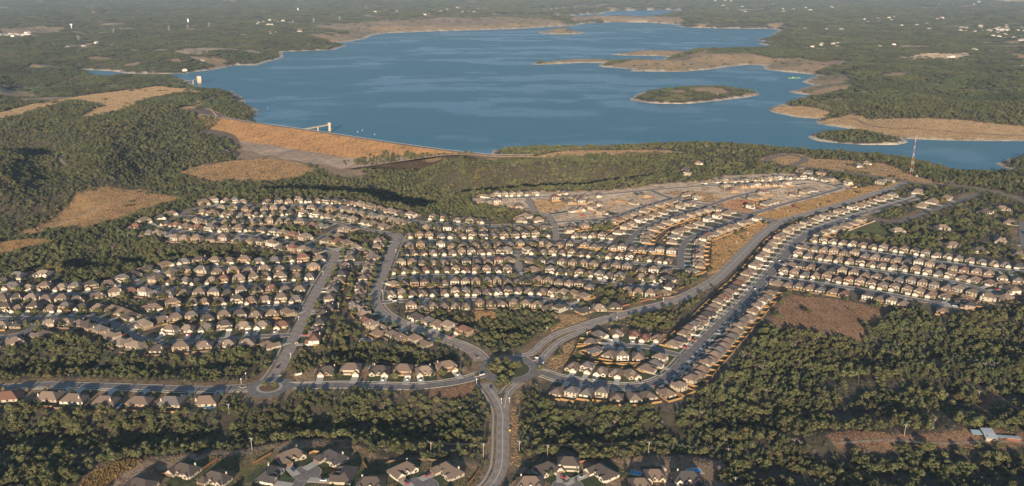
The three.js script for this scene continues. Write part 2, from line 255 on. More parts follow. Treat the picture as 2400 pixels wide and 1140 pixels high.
/* ------------------------------------------------------------------ house plots: rows of houses read off the photograph */
/* [phrase, points, number of houses (0: each point is a house), faces, class, style] */
const dn = [0, 1], up = [0, -1], rt = [1, 0.2], lf = [-1, -0.2], se = [0.8, 0.6], nw = [-0.8, -0.6];
const V = (x0, y0, s, L) => L.map(([u, v]) => [x0 + u / s, y0 + v / s]);
const rows = [
  ['in terrace under the wooded finger', V(1000, 360, 3.8, [[60, 572], [160, 577], [275, 592], [375, 612], [480, 612]]), 0, dn, 'S', 'o'],
  ['in second terrace under the wooded finger', V(1000, 360, 3.8, [[0, 650], [100, 652], [190, 665], [300, 670], [395, 690], [510, 690], [610, 690], [720, 672], [820, 672], [920, 662], [1050, 655]]), 0, up, 'S', 'o'],
  ['in upper terrace of the middle estate', V(1000, 360, 3.8, [[-160, 745], [-70, 745], [20, 742], [130, 742], [225, 742], [320, 742], [410, 742], [510, 742], [600, 737], [690, 732], [790, 732], [880, 722], [970, 722], [1060, 722]]), 0, dn, 'S', 'o'],
  ['in second terrace of the middle estate', V(1000, 360, 3.8, [[-250, 810], [-150, 810], [-50, 812], [40, 812], [130, 812], [230, 815], [330, 800], [430, 808], [530, 808], [640, 802], [740, 805], [830, 805], [930, 802], [1040, 792]]), 0, up, 'S', 'o'],
  ['facing the new lots beside the winding lane', [[1287, 573], [1312, 572], [1336, 574], [1348, 575], [1372, 572], [1394, 577], [1414, 574], [1438, 579], [1460, 579], [1481, 583], [1504, 580], [1526, 585], [1548, 583], [1574, 590]], 0, up, 'S', 'n'],
  ['in third terrace left of the short lane', [[925, 594], [1195, 590]], 13, dn, 'S', 'o'],
  ['in third terrace right of the short lane', [[1229, 590], [1566, 613]], 16, dn, 'S', 'o'],
  ['in fourth terrace left of the short lane', [[940, 616], [1193, 612]], 11, up, 'S', 'o'],
  ['in fourth terrace right of the short lane', [[1243, 611], [1470, 626]], 10, up, 'S', 'o'],
  ['of three pale backs by new orange fences', [[1505, 632], [1533, 634], [1562, 636]], 0, up, 'S', 'n'],
  ['in fifth terrace left of the short lane', [[925, 637], [1188, 632]], 12, dn, 'S', 'o'],
  ['in fifth terrace right of the short lane', [[1246, 631], [1290, 634], [1313, 638], [1334, 638], [1358, 642], [1382, 642], [1404, 647], [1428, 646], [1452, 650]], 0, dn, 'S', 'o'],
  ['round the wooded bulb beside the parkway', [[1503, 651], [1528, 655], [1565, 659], [1565, 674], [1553, 686], [1524, 690], [1496, 688], [1470, 680]], 0, null, 'M', 'o'],
  ['in sixth terrace of the middle estate', [[922, 664], [1262, 658]], 15, up, 'S', 'o'],
  ['at the right end of the sixth terrace', [[1262, 662], [1286, 659], [1310, 665], [1334, 667], [1358, 666], [1383, 671]], 0, up, 'S', 'o'],
  ['in seventh terrace of the middle estate', [[917, 690], [1240, 682]], 14, dn, 'S', 'o'],
  ['at the right end of the seventh terrace', [[1247, 685], [1271, 684], [1295, 689], [1319, 690], [1343, 692], [1366, 698]], 0, dn, 'S', 'o'],
  ['in bottom terrace above the green hollow', [[963, 717], [990, 722], [1016, 716], [1042, 716], [1068, 716], [1093, 717], [1125, 712], [1150, 710], [1177, 711], [1204, 711], [1232, 714], [1260, 717], [1285, 722], [1312, 724]], 0, up, 'S', 'o'],
  ['by the wooded corner above the parkway', [[1369, 728], [1404, 722], [1440, 717]], 0, up, 'M', 'o'],
  ['beside the middle street at the curve', [[974, 744], [1003, 753], [1024, 761], [1047, 767], [1087, 779]], 0, [-0.5, 1], 'M', 'o'],
  ['in right column behind the wide street', V(500, 560, 3.8, [[1190, 50], [1260, 72], [1220, 130], [1220, 168], [1170, 238], [1170, 278], [1140, 330], [1120, 372], [1070, 418], [1060, 472], [1030, 540], [1020, 610], [970, 662], [945, 757], [920, 827], [890, 907]]), 0, lf, 'M', 'o'],
  ['in left column along the middle street', V(500, 560, 3.8, [[1480, 22], [1470, 62], [1420, 132], [1430, 168], [1390, 232], [1380, 272], [1370, 320], [1350, 362], [1320, 412], [1310, 452], [1310, 492], [1290, 538], [1250, 588], [1300, 622], [1340, 662], [1360, 728], [1420, 772], [1520, 795], [1480, 838], [1610, 845], [1690, 878], [1810, 903], [1890, 933]]), 0, rt, 'M', 'o'],
  ['along south side of the street by new lots', [[1368, 527], [1400, 522], [1430, 519], [1451, 514], [1470, 509], [1490, 502], [1510, 494], [1528, 487], [1546, 480], [1563, 474], [1580, 470]], 0, up, 'S', 'n'],
  ['along north side of the curved new street', [[1452, 545], [1466, 534], [1482, 527], [1500, 518], [1518, 511], [1536, 504], [1556, 498], [1576, 491], [1596, 485], [1616, 480]], 0, se, 'S', 'n'],
  ['along south side of the curved new street', [[1513, 566], [1515, 557], [1519, 547], [1531, 537], [1547, 529], [1565, 522], [1583, 516], [1602, 510], [1620, 505], [1640, 500], [1660, 494], [1680, 490]], 0, nw, 'S', 'n'],
  ['along north side of the outer new street', [[1576, 567], [1580, 556], [1588, 547], [1602, 539], [1620, 531], [1640, 524], [1660, 516], [1682, 508], [1704, 501], [1722, 496]], 0, se, 'S', 'n'],
  ['along outer side of the outer new street', [[1621, 634], [1638, 622], [1638, 612], [1638, 602], [1638, 592], [1639, 582], [1641, 572], [1647, 562], [1658, 555], [1674, 549], [1690, 543], [1706, 537], [1722, 531], [1738, 525], [1754, 520], [1772, 515]], 0, nw, 'S', 'n'],
  ['left of the winding lane near bare lots', [[1222, 518], [1264, 519], [1234, 506], [1335, 532], [1335, 541]], 0, null, 'M', 'n'],
  ['facing the new street with orange fences', [[1349, 552], [1369, 552], [1389, 552], [1411, 554], [1431, 556]], 0, dn, 'S', 'n'],
  ['along the wooded edge of the dirt lots', [[1139, 460], [1166, 456], [1183, 456], [1201, 457], [1218, 456], [1236, 455], [1255, 455], [1322, 452], [1388, 458], [1404, 458]], 0, dn, 'S', 'n'],
  ['among the dirt lots', [[1138, 471], [1165, 473], [1216, 486], [1301, 465], [1334, 461], [1338, 472], [1352, 464], [1361, 472], [1368, 460], [1383, 471], [1390, 488], [1404, 478], [1342, 493], [1363, 490], [1411, 499], [1488, 476], [1508, 456]], 0, null, 'S', 'n'],
  ['in pale row under the lakeside oaks', V(1600, 300, 3, [[140, 382], [240, 375], [295, 374], [345, 372], [395, 368], [450, 370], [495, 368], [545, 366], [610, 360], [680, 352], [740, 352], [795, 350], [850, 350], [905, 348], [955, 358], [1005, 366], [1040, 366]]), 0, dn, 'S', 'n'],
  ['in grey-roofed row behind the pale row', V(1600, 300, 3, [[290, 405], [345, 435], [410, 405], [465, 398], [520, 400], [575, 395], [630, 395], [680, 398], [735, 390], [795, 390], [480, 440], [560, 455]]), 0, up, 'S', 'n'],
  ['on the dirt lots beside the parkway', V(1600, 300, 3, [[490, 492], [530, 485], [585, 535], [630, 530], [670, 520], [700, 528], [480, 555], [530, 560], [790, 470], [825, 470], [860, 450], [895, 440], [925, 435], [1160, 390], [20, 470], [50, 465], [100, 490]]), 0, null, 'S', 'n'],
  ['in long row between parkway and lakeside street', [[1581, 807], [1600, 798], [1604, 787], [1614, 776], [1629, 766], [1643, 757], [1648, 747], [1661, 738], [1666, 728], [1677, 719], [1685, 711], [1694, 702], [1703, 693], [1712, 684], [1722, 674], [1732, 665], [1741, 655], [1750, 646], [1760, 636], [1768, 626], [1776, 616], [1784, 606], [1792, 596], [1801, 586], [1809, 576], [1817, 567], [1826, 559], [1836, 551], [1848, 543], [1860, 536], [1874, 530], [1888, 524], [1903, 519], [1918, 513], [1934, 508], [1950, 503], [1966, 498], [1982, 493], [1998, 488], [2014, 483], [2030, 478], [2046, 473], [2062, 468], [2078, 463], [2092, 459]], 0, se, 'S', 'n'],
  ['on wooded side of the lakeside street', [[1802, 686], [1792, 697], [1784, 708], [1773, 720], [1762, 733], [1752, 745], [1740, 756], [1731, 767], [1722, 777], [1712, 788], [1702, 799], [1692, 810], [1682, 821], [1672, 832], [1662, 843], [1652, 854], [1642, 866], [1631, 878], [1616, 891]], 0, nw, 'S', 'n'],
  ['outside the bend above the lower wood', [[1589, 908], [1560, 920], [1519, 925], [1487, 930], [1446, 930], [1411, 922], [1376, 919], [1342, 920], [1307, 916]], 0, up, 'S', 'n'],
  ['by the green paddock off the lakeside street', [[1915, 553], [1934, 547], [1951, 541], [1968, 535], [1985, 529], [2002, 523], [2018, 517]], 0, nw, 'S', 'n'],
  ['round the cul-de-sac inside the bend', [[1407, 785], [1447, 781], [1487, 784], [1511, 793], [1539, 793], [1389, 801]], 0, null, 'S', 'n'],
  ['south of the cul-de-sac inside the bend', [[1395, 821], [1429, 828], [1458, 836], [1496, 835], [1548, 841]], 0, up, 'S', 'n'],
  ['inside the bend facing the lakeside street', [[1342, 861], [1376, 864], [1408, 872], [1442, 875], [1482, 878], [1520, 864], [1539, 852]], 0, [0.3, 1], 'S', 'n'],
  ['in top row of the eastern streets', V(1800, 500, 3.8, [[410, 237], [495, 247], [580, 252], [670, 262], [755, 272], [845, 282], [940, 297], [1030, 312], [1125, 322], [1215, 332], [1310, 347], [1405, 362], [1505, 372], [1605, 382], [1700, 402], [1800, 417], [1905, 432], [2010, 447], [2115, 457], [2230, 472]]), 0, dn, 'S', 'e'],
  ['in second row of the eastern streets', V(1800, 500, 3.8, [[320, 302], [410, 317], [505, 322], [590, 342], [680, 352], [775, 357], [870, 377], [960, 387], [1060, 392], [1150, 412], [1245, 427], [1345, 442], [1445, 457], [1545, 472], [1650, 487], [1750, 497], [1860, 507], [1970, 527], [2085, 570], [2225, 592]]), 0, up, 'S', 'e'],
  ['in third row of the eastern streets', V(1800, 500, 3.8, [[270, 362], [360, 377], [460, 392], [540, 404], [630, 416], [730, 428], [825, 440], [920, 455], [1015, 468], [1115, 482], [1210, 492], [1315, 507], [1420, 524], [1520, 538], [1620, 562], [1730, 580], [1840, 595], [1970, 618]]), 0, dn, 'S', 'e'],
  ['in fourth row of the eastern streets', V(1800, 500, 3.8, [[200, 457], [295, 462], [385, 472], [485, 487], [570, 507], [665, 517], [765, 537], [865, 552], [970, 555], [1070, 582], [1170, 592], [1275, 607], [1375, 627], [1480, 647], [1605, 662], [1705, 682], [1830, 717]]), 0, up, 'S', 'e'],
  ['round the far bulb of the eastern streets', V(1800, 500, 3.8, [[2090, 645], [2170, 695], [2110, 745], [1965, 760]]), 0, null, 'M', 'e'],
  ['in fifth row of the eastern streets', V(1800, 500, 3.8, [[140, 522], [235, 537], [330, 547], [425, 557], [525, 567], [620, 592], [720, 607], [820, 617], [920, 637], [1025, 657], [1130, 667], [1240, 692], [1345, 712], [1455, 727], [1580, 737]]), 0, dn, 'S', 'e'],
  ['round the near bulb of the eastern streets', V(1800, 500, 3.8, [[1730, 780], [1790, 832], [1555, 862]]), 0, null, 'S', 'e'],
  ['above the bare brown field', V(1800, 500, 3.8, [[75, 622], [175, 637], [275, 642], [370, 662], [470, 677], [580, 692], [680, 712], [890, 747], [1000, 757], [1105, 787], [1210, 802]]), 0, up, 'S', 'e'],
  ['in top row left of the wide street', [[431, 614], [467, 613], [503, 614], [537, 612], [573, 612], [607, 613], [644, 611], [677, 608], [711, 608], [748, 610]], 0, dn, 'M', 'o'],
  ['in second row left of the wide street', [[436, 633], [473, 635], [513, 636], [549, 636], [584, 634], [621, 633], [657, 631], [695, 629], [735, 628]], 0, up, 'M', 'o'],
  ['in third row left of the wide street', [[405, 661], [434, 659], [461, 661], [495, 659], [524, 658], [560, 656], [595, 653], [624, 649], [657, 651], [697, 651], [725, 650]], 0, dn, 'M', 'o'],
  ['in fourth row left of the wide street', [[397, 690], [432, 687], [468, 688], [502, 687], [534, 686], [566, 682], [603, 678], [637, 675], [670, 677], [703, 676]], 0, up, 'M', 'o'],
  ['in fifth row left of the wide street', [[405, 713], [453, 710], [479, 708], [516, 708], [555, 705], [588, 706], [622, 703], [660, 702], [693, 703]], 0, dn, 'M', 'o'],
  ['in sixth row left of the wide street', [[413, 747], [450, 742], [487, 744], [526, 741], [563, 739], [600, 738], [640, 734], [676, 735]], 0, up, 'M', 'o'],
  ['in seventh row left of the wide street', [[397, 777], [438, 773], [484, 770], [527, 767], [571, 765], [614, 764], [661, 763]], 0, dn, 'M', 'o'],
  ['along the wood edge left of the wide street', [[321, 814], [374, 817], [426, 815], [479, 809], [534, 806], [579, 804], [634, 808]], 0, up, 'M', 'o'],
  ['in top western row under the ravine', [[66, 677], [104, 675], [142, 676], [176, 675], [214, 673], [254, 671], [287, 656], [313, 644], [349, 631], [392, 622]], 0, dn, 'M', 'o'],
  ['at the western edge under the ravine', [[39, 648], [100, 643], [5, 661], [29, 672]], 0, dn, 'B', 'o'],
  ['at the bend of the western lane', [[399, 643], [363, 656], [308, 681], [339, 686], [366, 688]], 0, null, 'M', 'o'],
  ['in second western row', [[8, 704], [43, 700], [76, 701], [110, 704], [147, 702], [182, 702], [229, 693], [271, 687]], 0, up, 'M', 'o'],
  ['in third western row', [[12, 723], [41, 726], [79, 723], [118, 725], [153, 723], [192, 721], [229, 723], [263, 725], [286, 733], [310, 743], [360, 722]], 0, dn, 'M', 'o'],
  ['in bottom western row above the wood', [[5, 761], [47, 760], [116, 759], [158, 756], [189, 759], [209, 769], [240, 776], [261, 786], [285, 801], [95, 784], [34, 800], [337, 764], [379, 747]], 0, null, 'M', 'o'],
  ['along ravine edge of the hilltop estate', V(250, 430, 3.8, [[390, 438], [460, 452], [530, 457], [620, 492], [700, 497], [810, 497], [940, 507], [1040, 492], [1180, 502], [1290, 522], [1370, 527], [1480, 542], [1560, 572], [1660, 582], [1760, 597], [1860, 607]]), 0, up, 'M', 'o'],
  ['facing the lower hilltop street', V(250, 430, 3.8, [[250, 388], [530, 362], [610, 372], [700, 382], [770, 407], [900, 417], [1050, 417], [1170, 412], [1280, 412], [1390, 417], [1490, 442], [1570, 452], [1660, 472], [1770, 487]]), 0, dn, 'M', 'o'],
  ['below the upper hilltop street', V(250, 430, 3.8, [[740, 332], [810, 342], [890, 357], [970, 352], [1060, 347], [1140, 352], [1210, 347], [1290, 347], [1360, 342], [1450, 337], [1540, 342], [1620, 337], [1730, 347], [1840, 372], [1920, 382], [1990, 397], [2110, 420], [2210, 390], [2050, 470], [1950, 520], [2150, 540], [2050, 530]]), 0, up, 'M', 'o'],
  ['above the upper hilltop street', V(250, 430, 3.8, [[850, 258], [940, 272], [1040, 282], [1110, 287], [1190, 292], [1260, 292], [1330, 282], [1400, 277], [1480, 277], [1550, 272], [1630, 262], [1760, 277], [1850, 292], [1960, 297], [2050, 317], [2120, 322], [2190, 332], [2290, 350], [2380, 365], [2460, 385]]), 0, dn, 'M', 'o'],
  ['along valley rim of the hilltop estate', V(250, 430, 3.8, [[340, 340], [480, 305], [580, 272], [690, 242], [790, 212], [870, 182], [950, 157], [1060, 157], [1140, 162], [1200, 177], [1290, 187], [1430, 175], [1530, 170], [1620, 167], [1710, 157], [1790, 167], [1870, 167], [1960, 162], [2040, 167], [2110, 167], [2180, 187], [2250, 192], [2340, 210], [2430, 230], [2520, 250], [2610, 275], [2700, 290]]), 0, dn, 'M', 'o'],
  ['along second rim street of the hilltop estate', V(250, 430, 3.8, [[1030, 217], [1130, 217], [1240, 237], [1310, 232], [1410, 237], [1490, 227], [1570, 227], [1660, 225], [1730, 217], [1830, 228], [1920, 230], [2000, 232], [2130, 242], [2190, 250], [2280, 267], [2370, 285], [2460, 302], [2550, 325], [2640, 345]]), 0, up, 'M', 'o'],
  ['above the lower street by the small roundabout', [[768, 872], [822, 870], [890, 871], [945, 873], [996, 872], [1047, 864]], 0, dn, 'B', 'o'],
  ['below the lower street in the wood', [[18, 929], [116, 929], [176, 934], [250, 939], [329, 939], [403, 940], [482, 939]], 0, up, 'B', 'o'],
  ['round the left valley court', [[684, 1072], [776, 1075], [634, 1113], [806, 1113]], 0, null, 'B', 'v'],
  ['at the bottom left of the valley', [[430, 1104], [503, 1125], [326, 1139]], 0, [-0.4, 1], 'B', 'v'],
  ['above the valley court beside the entrance road', [[946, 1103], [1048, 1106], [868, 1137]], 0, dn, 'B', 'v'],
  ['right of the entrance road at the bottom', [[1281, 1101], [1332, 1094], [1410, 1108], [1242, 1136]], 0, dn, 'B', 'v'],
  ['by the bottom right pools', [[1534, 1117], [1500, 1138], [1612, 1124]], 0, dn, 'B', 'v'],
  ['among oaks behind the eastern streets', [[2366, 521], [2105, 542], [2210, 535], [2234, 576], [2297, 588], [2347, 565], [2392, 598], [2153, 451], [2187, 473], [2220, 464], [2163, 482], [2310, 498], [2350, 490]], 0, null, 'B', 'w'],
  ['among oaks by the shore road', [[1637, 383], [1605, 398], [1610, 408], [1876, 400], [1895, 404], [1925, 407], [2032, 383], [2015, 389], [2065, 429], [2085, 425]], 0, null, 'M', 'w'],
];
const houses = [];
rows.forEach(([phrase, px, n, face, cls, style], ri) => {
  let P = px.map(([a, b]) => G(a, b, 2));
  if (n) { const c = new THREE.CatmullRomCurve3(P.map(([x, z]) => new THREE.Vector3(x, 0, z))); P = c.getSpacedPoints(n - 1).map((p) => [p.x + rr(-0.6, 0.6), p.z + rr(-0.5, 0.5)]); }
  P.forEach(([x, z], i) => {
    let near = 1e9; P.forEach((q, j) => { if (j !== i) near = Math.min(near, Math.hypot(q[0] - x, q[1] - z)); });
    houses.push({ x, z, ri, i, of: P.length, phrase, cls, style, face, lot: clamp(near, 10.5, cls === 'B' ? 24 : cls === 'M' ? 19 : 15) });
  });
});
/* turn every house to its street and keep it clear of the carriageway */
function nearestRoad(x, z, face, kinds = 'rmc') {
  let best = null, bd = 1e9;
  for (const r of roadLines) {
    if (!kinds.includes(r.kind)) continue;
    for (let i = 1; i < r.pts.length; i++) {
      const a = r.pts[i - 1], b = r.pts[i], ux = b[0] - a[0], uz = b[1] - a[1], t = clamp(((x - a[0]) * ux + (z - a[1]) * uz) / (ux * ux + uz * uz)), qx = a[0] + ux * t, qz = a[1] + uz * t;
      let d = Math.hypot(x - qx, z - qz); const l = d || 1;
      if (face) { const c = ((qx - x) * face[0] + (qz - z) * face[1]) / l; if (c < 0.55) d = d * 1.6 + 40; }
      if (r.name === 'parkway') d += 60;
      if (d < bd) { bd = d; best = { qx, qz, r, l }; }
    }
  }
  return best;
}
for (const h of houses) {
  const q = nearestRoad(h.x, h.z, h.face), f = h.face || [0, 1];
  let fx = q.qx - h.x, fz = q.qz - h.z, l = Math.hypot(fx, fz) || 1; fx /= l; fz /= l;
  if (l > 55 || (h.face && fx * f[0] + fz * f[1] < 0.2)) { const m = Math.hypot(...f); fx = f[0] / m; fz = f[1] / m; l = 30; h.noDrive = true; }
  h.turn = Math.atan2(fx, fz); h.fx = fx; h.fz = fz; h.road = q.r;
  h.depth = h.cls === 'S' ? rr(14, 16.5) : h.cls === 'M' ? rr(12.5, 15) : rr(14, 17);
  const need = q.r.hw + 4.5 + h.depth / 2;
  if (l < need) { const k = Math.min(need - l, 7); h.x -= fx * k; h.z -= fz * k; l += k; }
  h.toRoad = l - q.r.hw; h.D = Math.hypot(h.x, h.z);
}
/* plots that landed on one another: keep the nearer */
for (let i = 0; i < houses.length; i++) for (let j = i + 1; j < houses.length; j++) if (!houses[i].out && !houses[j].out && Math.hypot(houses[i].x - houses[j].x, houses[i].z - houses[j].z) < 8.2) houses[j].out = true;
for (const h of houses) { for (const r of roadLines) if (lineD(h.x, h.z, r.pts) < r.hw + 6) h.out = true; }
const lived = houses.filter((h) => !h.out);

/* ------------------------------------------------------------------ how far each place is from streets and houses */
const GX0 = -1500, GZ0 = -2350, GS = 4, GW = 800, GH = 490;
function field(mark) {
  const a = new Float32Array(GW * GH).fill(1e4); mark((x, z, d = 0) => { const i = Math.round((x - GX0) / GS), j = Math.round((z - GZ0) / GS); if (i >= 0 && j >= 0 && i < GW && j < GH) a[j * GW + i] = Math.min(a[j * GW + i], d); });
  const r2 = Math.SQRT2 * GS;
  for (let j = 0; j < GH; j++) for (let i = 0; i < GW; i++) { const k = j * GW + i; let v = a[k]; if (i) v = Math.min(v, a[k - 1] + GS); if (j) { v = Math.min(v, a[k - GW] + GS); if (i) v = Math.min(v, a[k - GW - 1] + r2); if (i < GW - 1) v = Math.min(v, a[k - GW + 1] + r2); } a[k] = v; }
  for (let j = GH - 1; j >= 0; j--) for (let i = GW - 1; i >= 0; i--) { const k = j * GW + i; let v = a[k]; if (i < GW - 1) v = Math.min(v, a[k + 1] + GS); if (j < GH - 1) { v = Math.min(v, a[k + GW] + GS); if (i < GW - 1) v = Math.min(v, a[k + GW + 1] + r2); if (i) v = Math.min(v, a[k + GW - 1] + r2); } a[k] = v; }
  return (x, z) => { const u = (x - GX0) / GS, v = (z - GZ0) / GS; if (u < 0 || v < 0 || u >= GW - 1 || v >= GH - 1) return 200; const i = Math.floor(u), j = Math.floor(v), s = u - i, t = v - j, k = j * GW + i; return lerp(lerp(a[k], a[k + 1], s), lerp(a[k + GW], a[k + GW + 1], s), t); };
}
const roadDist = field((put) => { for (const r of roadLines) for (const [x, z] of r.pts) { put(x, z); } for (const [x, z, r] of bulbs) for (let t = 0; t < 6.3; t += 0.3) put(x + Math.cos(t) * (r - 4), z + Math.sin(t) * (r - 4)); for (const q of [ringBig, ringSmall]) for (let t = 0; t < 6.3; t += 0.1) put(q.c[0] + Math.cos(t) * (q.r0 + q.r1) / 2, q.c[1] + Math.sin(t) * (q.r0 + q.r1) / 2); });
const houseDist = field((put) => { for (const h of lived) { put(h.x, h.z); put(h.x - h.fx * 6, h.z - h.fz * 6); put(h.x + h.fx * 6, h.z + h.fz * 6); } });
devDist = (x, z) => Math.min(roadDist(x, z), houseDist(x, z));

/* ------------------------------------------------------------------ ground cover zones */
const zones = [];
const Z = (type, px, h = 0) => { const P = GP(px, h); zones.push({ type, P, b: boxOf(P, 2) }); };
Z('meadow', [[10, 521], [100, 500], [180, 466], [250, 449], [330, 443], [390, 455], [432, 465], [380, 480], [330, 500], [250, 521], [190, 534], [60, 528]], -42);
Z('meadow', [[-200, 538], [0, 536], [60, 540], [168, 548], [110, 569], [50, 583], [0, 594], [-200, 640]], -32);
Z('meadow', [[410, 402], [470, 387], [560, 376], [640, 372], [718, 385], [740, 402], [690, 420], [640, 426], [560, 426], [480, 431]], -44);
Z('gravelly', [[555, 374], [548, 358], [570, 346], [650, 355], [760, 375], [850, 400], [862, 424], [800, 418], [752, 402], [718, 385], [640, 372], [570, 376]], -44);
Z('tan', [[-250, 290], [0, 262], [60, 245], [150, 230], [200, 222], [330, 205], [440, 193], [455, 205], [487, 212], [400, 222], [330, 238], [300, 250], [240, 268], [180, 276], [235, 246], [165, 236], [60, 262], [0, 281], [-250, 320]], 2);
Z('tan', [[420, 263], [462, 236], [500, 215], [506, 217], [474, 238], [545, 272], [500, 268], [465, 245], [450, 262]], 2);
Z('dirt', [[1088, 468], [1160, 452], [1240, 448], [1420, 447], [1530, 432], [1640, 424], [1700, 412], [1830, 405], [1960, 418], [2005, 432], [1985, 448], [1820, 505], [1690, 494], [1560, 474], [1440, 512], [1300, 540], [1278, 508], [1240, 492], [1190, 492]]);
Z('verge', [[1240, 470], [1320, 466], [1330, 484], [1290, 498], [1255, 494]]);
Z('verge', [[1560, 450], [1640, 448], [1690, 462], [1670, 474], [1600, 466]]); Z('dirtred', [[1680, 478], [1740, 466], [1800, 470], [1790, 490], [1750, 500], [1700, 488]]);
Z('meadow', [[1660, 645], [1667, 566], [1788, 523], [1810, 528], [1765, 560], [1720, 602], [1690, 634]]);
Z('meadow', [[1770, 508], [1850, 482], [1990, 445], [2090, 428], [2118, 428], [2092, 436], [1960, 476], [1830, 516]]);
Z('redfield', [[1812, 738], [1850, 692], [1960, 702], [2095, 728], [2055, 762], [2022, 792], [1900, 782], [1806, 768]]);
Z('yardland', [[0, 1150], [190, 1140], [205, 1100], [240, 1087], [330, 1072], [460, 1062], [530, 1047], [620, 1042], [700, 1032], [780, 1022], [850, 1047], [900, 1072], [1000, 1082], [1118, 1088], [1135, 1170], [0, 1200]].slice(1));
Z('lawnland', [[350, 1130], [380, 1100], [480, 1075], [600, 1062], [700, 1050], [800, 1042], [870, 1075], [1000, 1088], [1110, 1100], [1120, 1160], [330, 1170]]);
Z('strawberry', [[175, 1150], [215, 1108], [290, 1080], [345, 1078], [300, 1105], [240, 1150]]);
Z('yardland', [[1200, 1170], [1222, 1092], [1300, 1078], [1400, 1082], [1500, 1066], [1620, 1056], [1700, 1066], [1690, 1112], [1700, 1170]]);
Z('dirtpale', [[215, 1150], [330, 1085], [420, 1072], [560, 1055], [640, 1046], [640, 1051], [560, 1063], [440, 1079], [350, 1096], [285, 1150]]);
Z('redfield', [[998, 917], [1060, 906], [1108, 896], [1116, 906], [1102, 930], [1000, 942]]);
Z('yardland', [[685, 878], [715, 868], [760, 862], [1080, 858], [1115, 868], [1085, 890], [760, 898], [700, 900]]);
Z('yardland', [[0, 915], [540, 915], [520, 950], [440, 952], [0, 950]]);
Z('redfield', [[1940, 1012], [2000, 1006], [2150, 1020], [2280, 1006], [2420, 1012], [2420, 1036], [2280, 1042], [2150, 1040], [2000, 1056], [1958, 1040]]);
Z('redfield', [[2290, 925], [2335, 900], [2345, 925], [2330, 955], [2300, 962]]);
Z('verge', [[1184, 1100], [1192, 950], [1200, 930], [1216, 925], [1216, 1000], [1218, 1092]]); Z('verge', [[1150, 935], [1168, 960], [1170, 1090], [1152, 1095], [1156, 1000]]);
Z('verge', [[1280, 850], [1320, 812], [1360, 790], [1345, 830], [1318, 872], [1292, 868]]);
Z('lawnland', [[1325, 868], [1360, 785], [1420, 775], [1560, 785], [1600, 800], [1560, 880], [1480, 898], [1340, 884]]);
Z('meadow', [[1070, 740], [1130, 728], [1175, 735], [1170, 755], [1100, 760]]);
Z('lawnland', [[1975, 548], [2060, 518], [2100, 535], [2080, 552], [2010, 560]]);
Z('verge', [[1165, 364], [1280, 354], [1440, 351], [1560, 352], [1610, 358], [1480, 364], [1300, 369]]);
Z('verge', [[1780, 374], [1830, 360], [1885, 362], [1900, 372], [1990, 376], [2085, 385], [2145, 412], [2245, 440], [2200, 442], [2110, 420], [1990, 402], [1880, 396]]);
Z('verge', [[1300, 735], [1340, 738], [1390, 742], [1330, 772], [1290, 790]]);
const far = (t, px) => Z(t, px, LAKE + 3);
far('tan', [[735, 72], [800, 64], [900, 56], [1100, 52], [1250, 54], [1350, 60], [1200, 69], [1100, 72], [1000, 75], [900, 79], [870, 84], [850, 93], [807, 100], [765, 97], [820, 86], [760, 80]]);
far('tan', [[1395, 156], [1480, 150], [1560, 139], [1620, 141], [1700, 140], [1800, 145], [1880, 150], [1960, 157], [1980, 164], [1900, 173], [1797, 164], [1747, 153], [1600, 169], [1480, 169]]);
far('tan', [[1245, 152], [1300, 142], [1347, 138], [1460, 145], [1400, 150]]);
far('tan', [[1850, 216], [1880, 190], [1922, 177], [1985, 180], [1990, 194], [1962, 201], [2012, 216], [1920, 226]]);
far('tan', [[1425, 129], [1500, 120], [1600, 124], [1760, 118], [1765, 123], [1600, 133], [1467, 131]]);
far('tan', [[1802, 257], [1840, 246], [1855, 254], [1900, 262], [1948, 270], [1930, 280], [1870, 277]]);
far('tan', [[1914, 286], [1950, 278], [2005, 275], [2030, 290], [2130, 298], [2250, 303], [2420, 311], [2420, 332], [2200, 330], [2130, 327], [2050, 314], [1990, 303]]);
far('tan', [[1297, 46], [1420, 43], [1520, 44], [1610, 50], [1600, 57], [1500, 53], [1400, 51], [1345, 53]]);
far('tan', [[0, 78], [90, 73], [158, 77], [140, 90], [60, 98], [0, 97]]); far('tan', [[1258, 75], [1310, 71], [1371, 76], [1340, 81], [1280, 80]]);
far('dirtpale', [[410, 132], [470, 124], [560, 126], [620, 132], [600, 138], [520, 136], [480, 146], [400, 148]]);
far('dirt', [[2105, 150], [2140, 140], [2270, 140], [2280, 147], [2200, 152], [2110, 154]]);
far('dirt', [[2330, 4], [2420, 3], [2420, 12], [2350, 14]]); far('dirtpale', [[1720, 28], [1790, 25], [1810, 30], [1730, 34]]);
far('tan', [[100, 2], [190, 1], [190, 4], [100, 5]]); far('tan', [[520, 8], [560, 7], [550, 12], [520, 12]]); far('tan', [[230, 82], [330, 76], [360, 77], [300, 83]]);
const damTaper = (x) => sstep(G(455, 268, -3)[0], G(535, 279, -3)[0], x) * (1 - sstep(G(850, 325, -3)[0], G(1110, 361, -3)[0], x) * 0.97);
const damFoot = [...offsetLine(damLine, -70), ...damLine.map((p, i) => { const q = offsetLine(damLine, 8 + 106 * damTaper(p[0]) * sstep(G(522, 277, -3)[0], G(548, 281, -3)[0], p[0]) * (1 - 0.45 * sstep(G(840, 324, -3)[0], G(960, 342, -3)[0], p[0])))[i]; return q; }).reverse()];
const damN = offsetLine(damLine, 1).map((q, i) => [q[0] - damLine[i][0], q[1] - damLine[i][1]]), damReach = boxOf(damLine, 150);
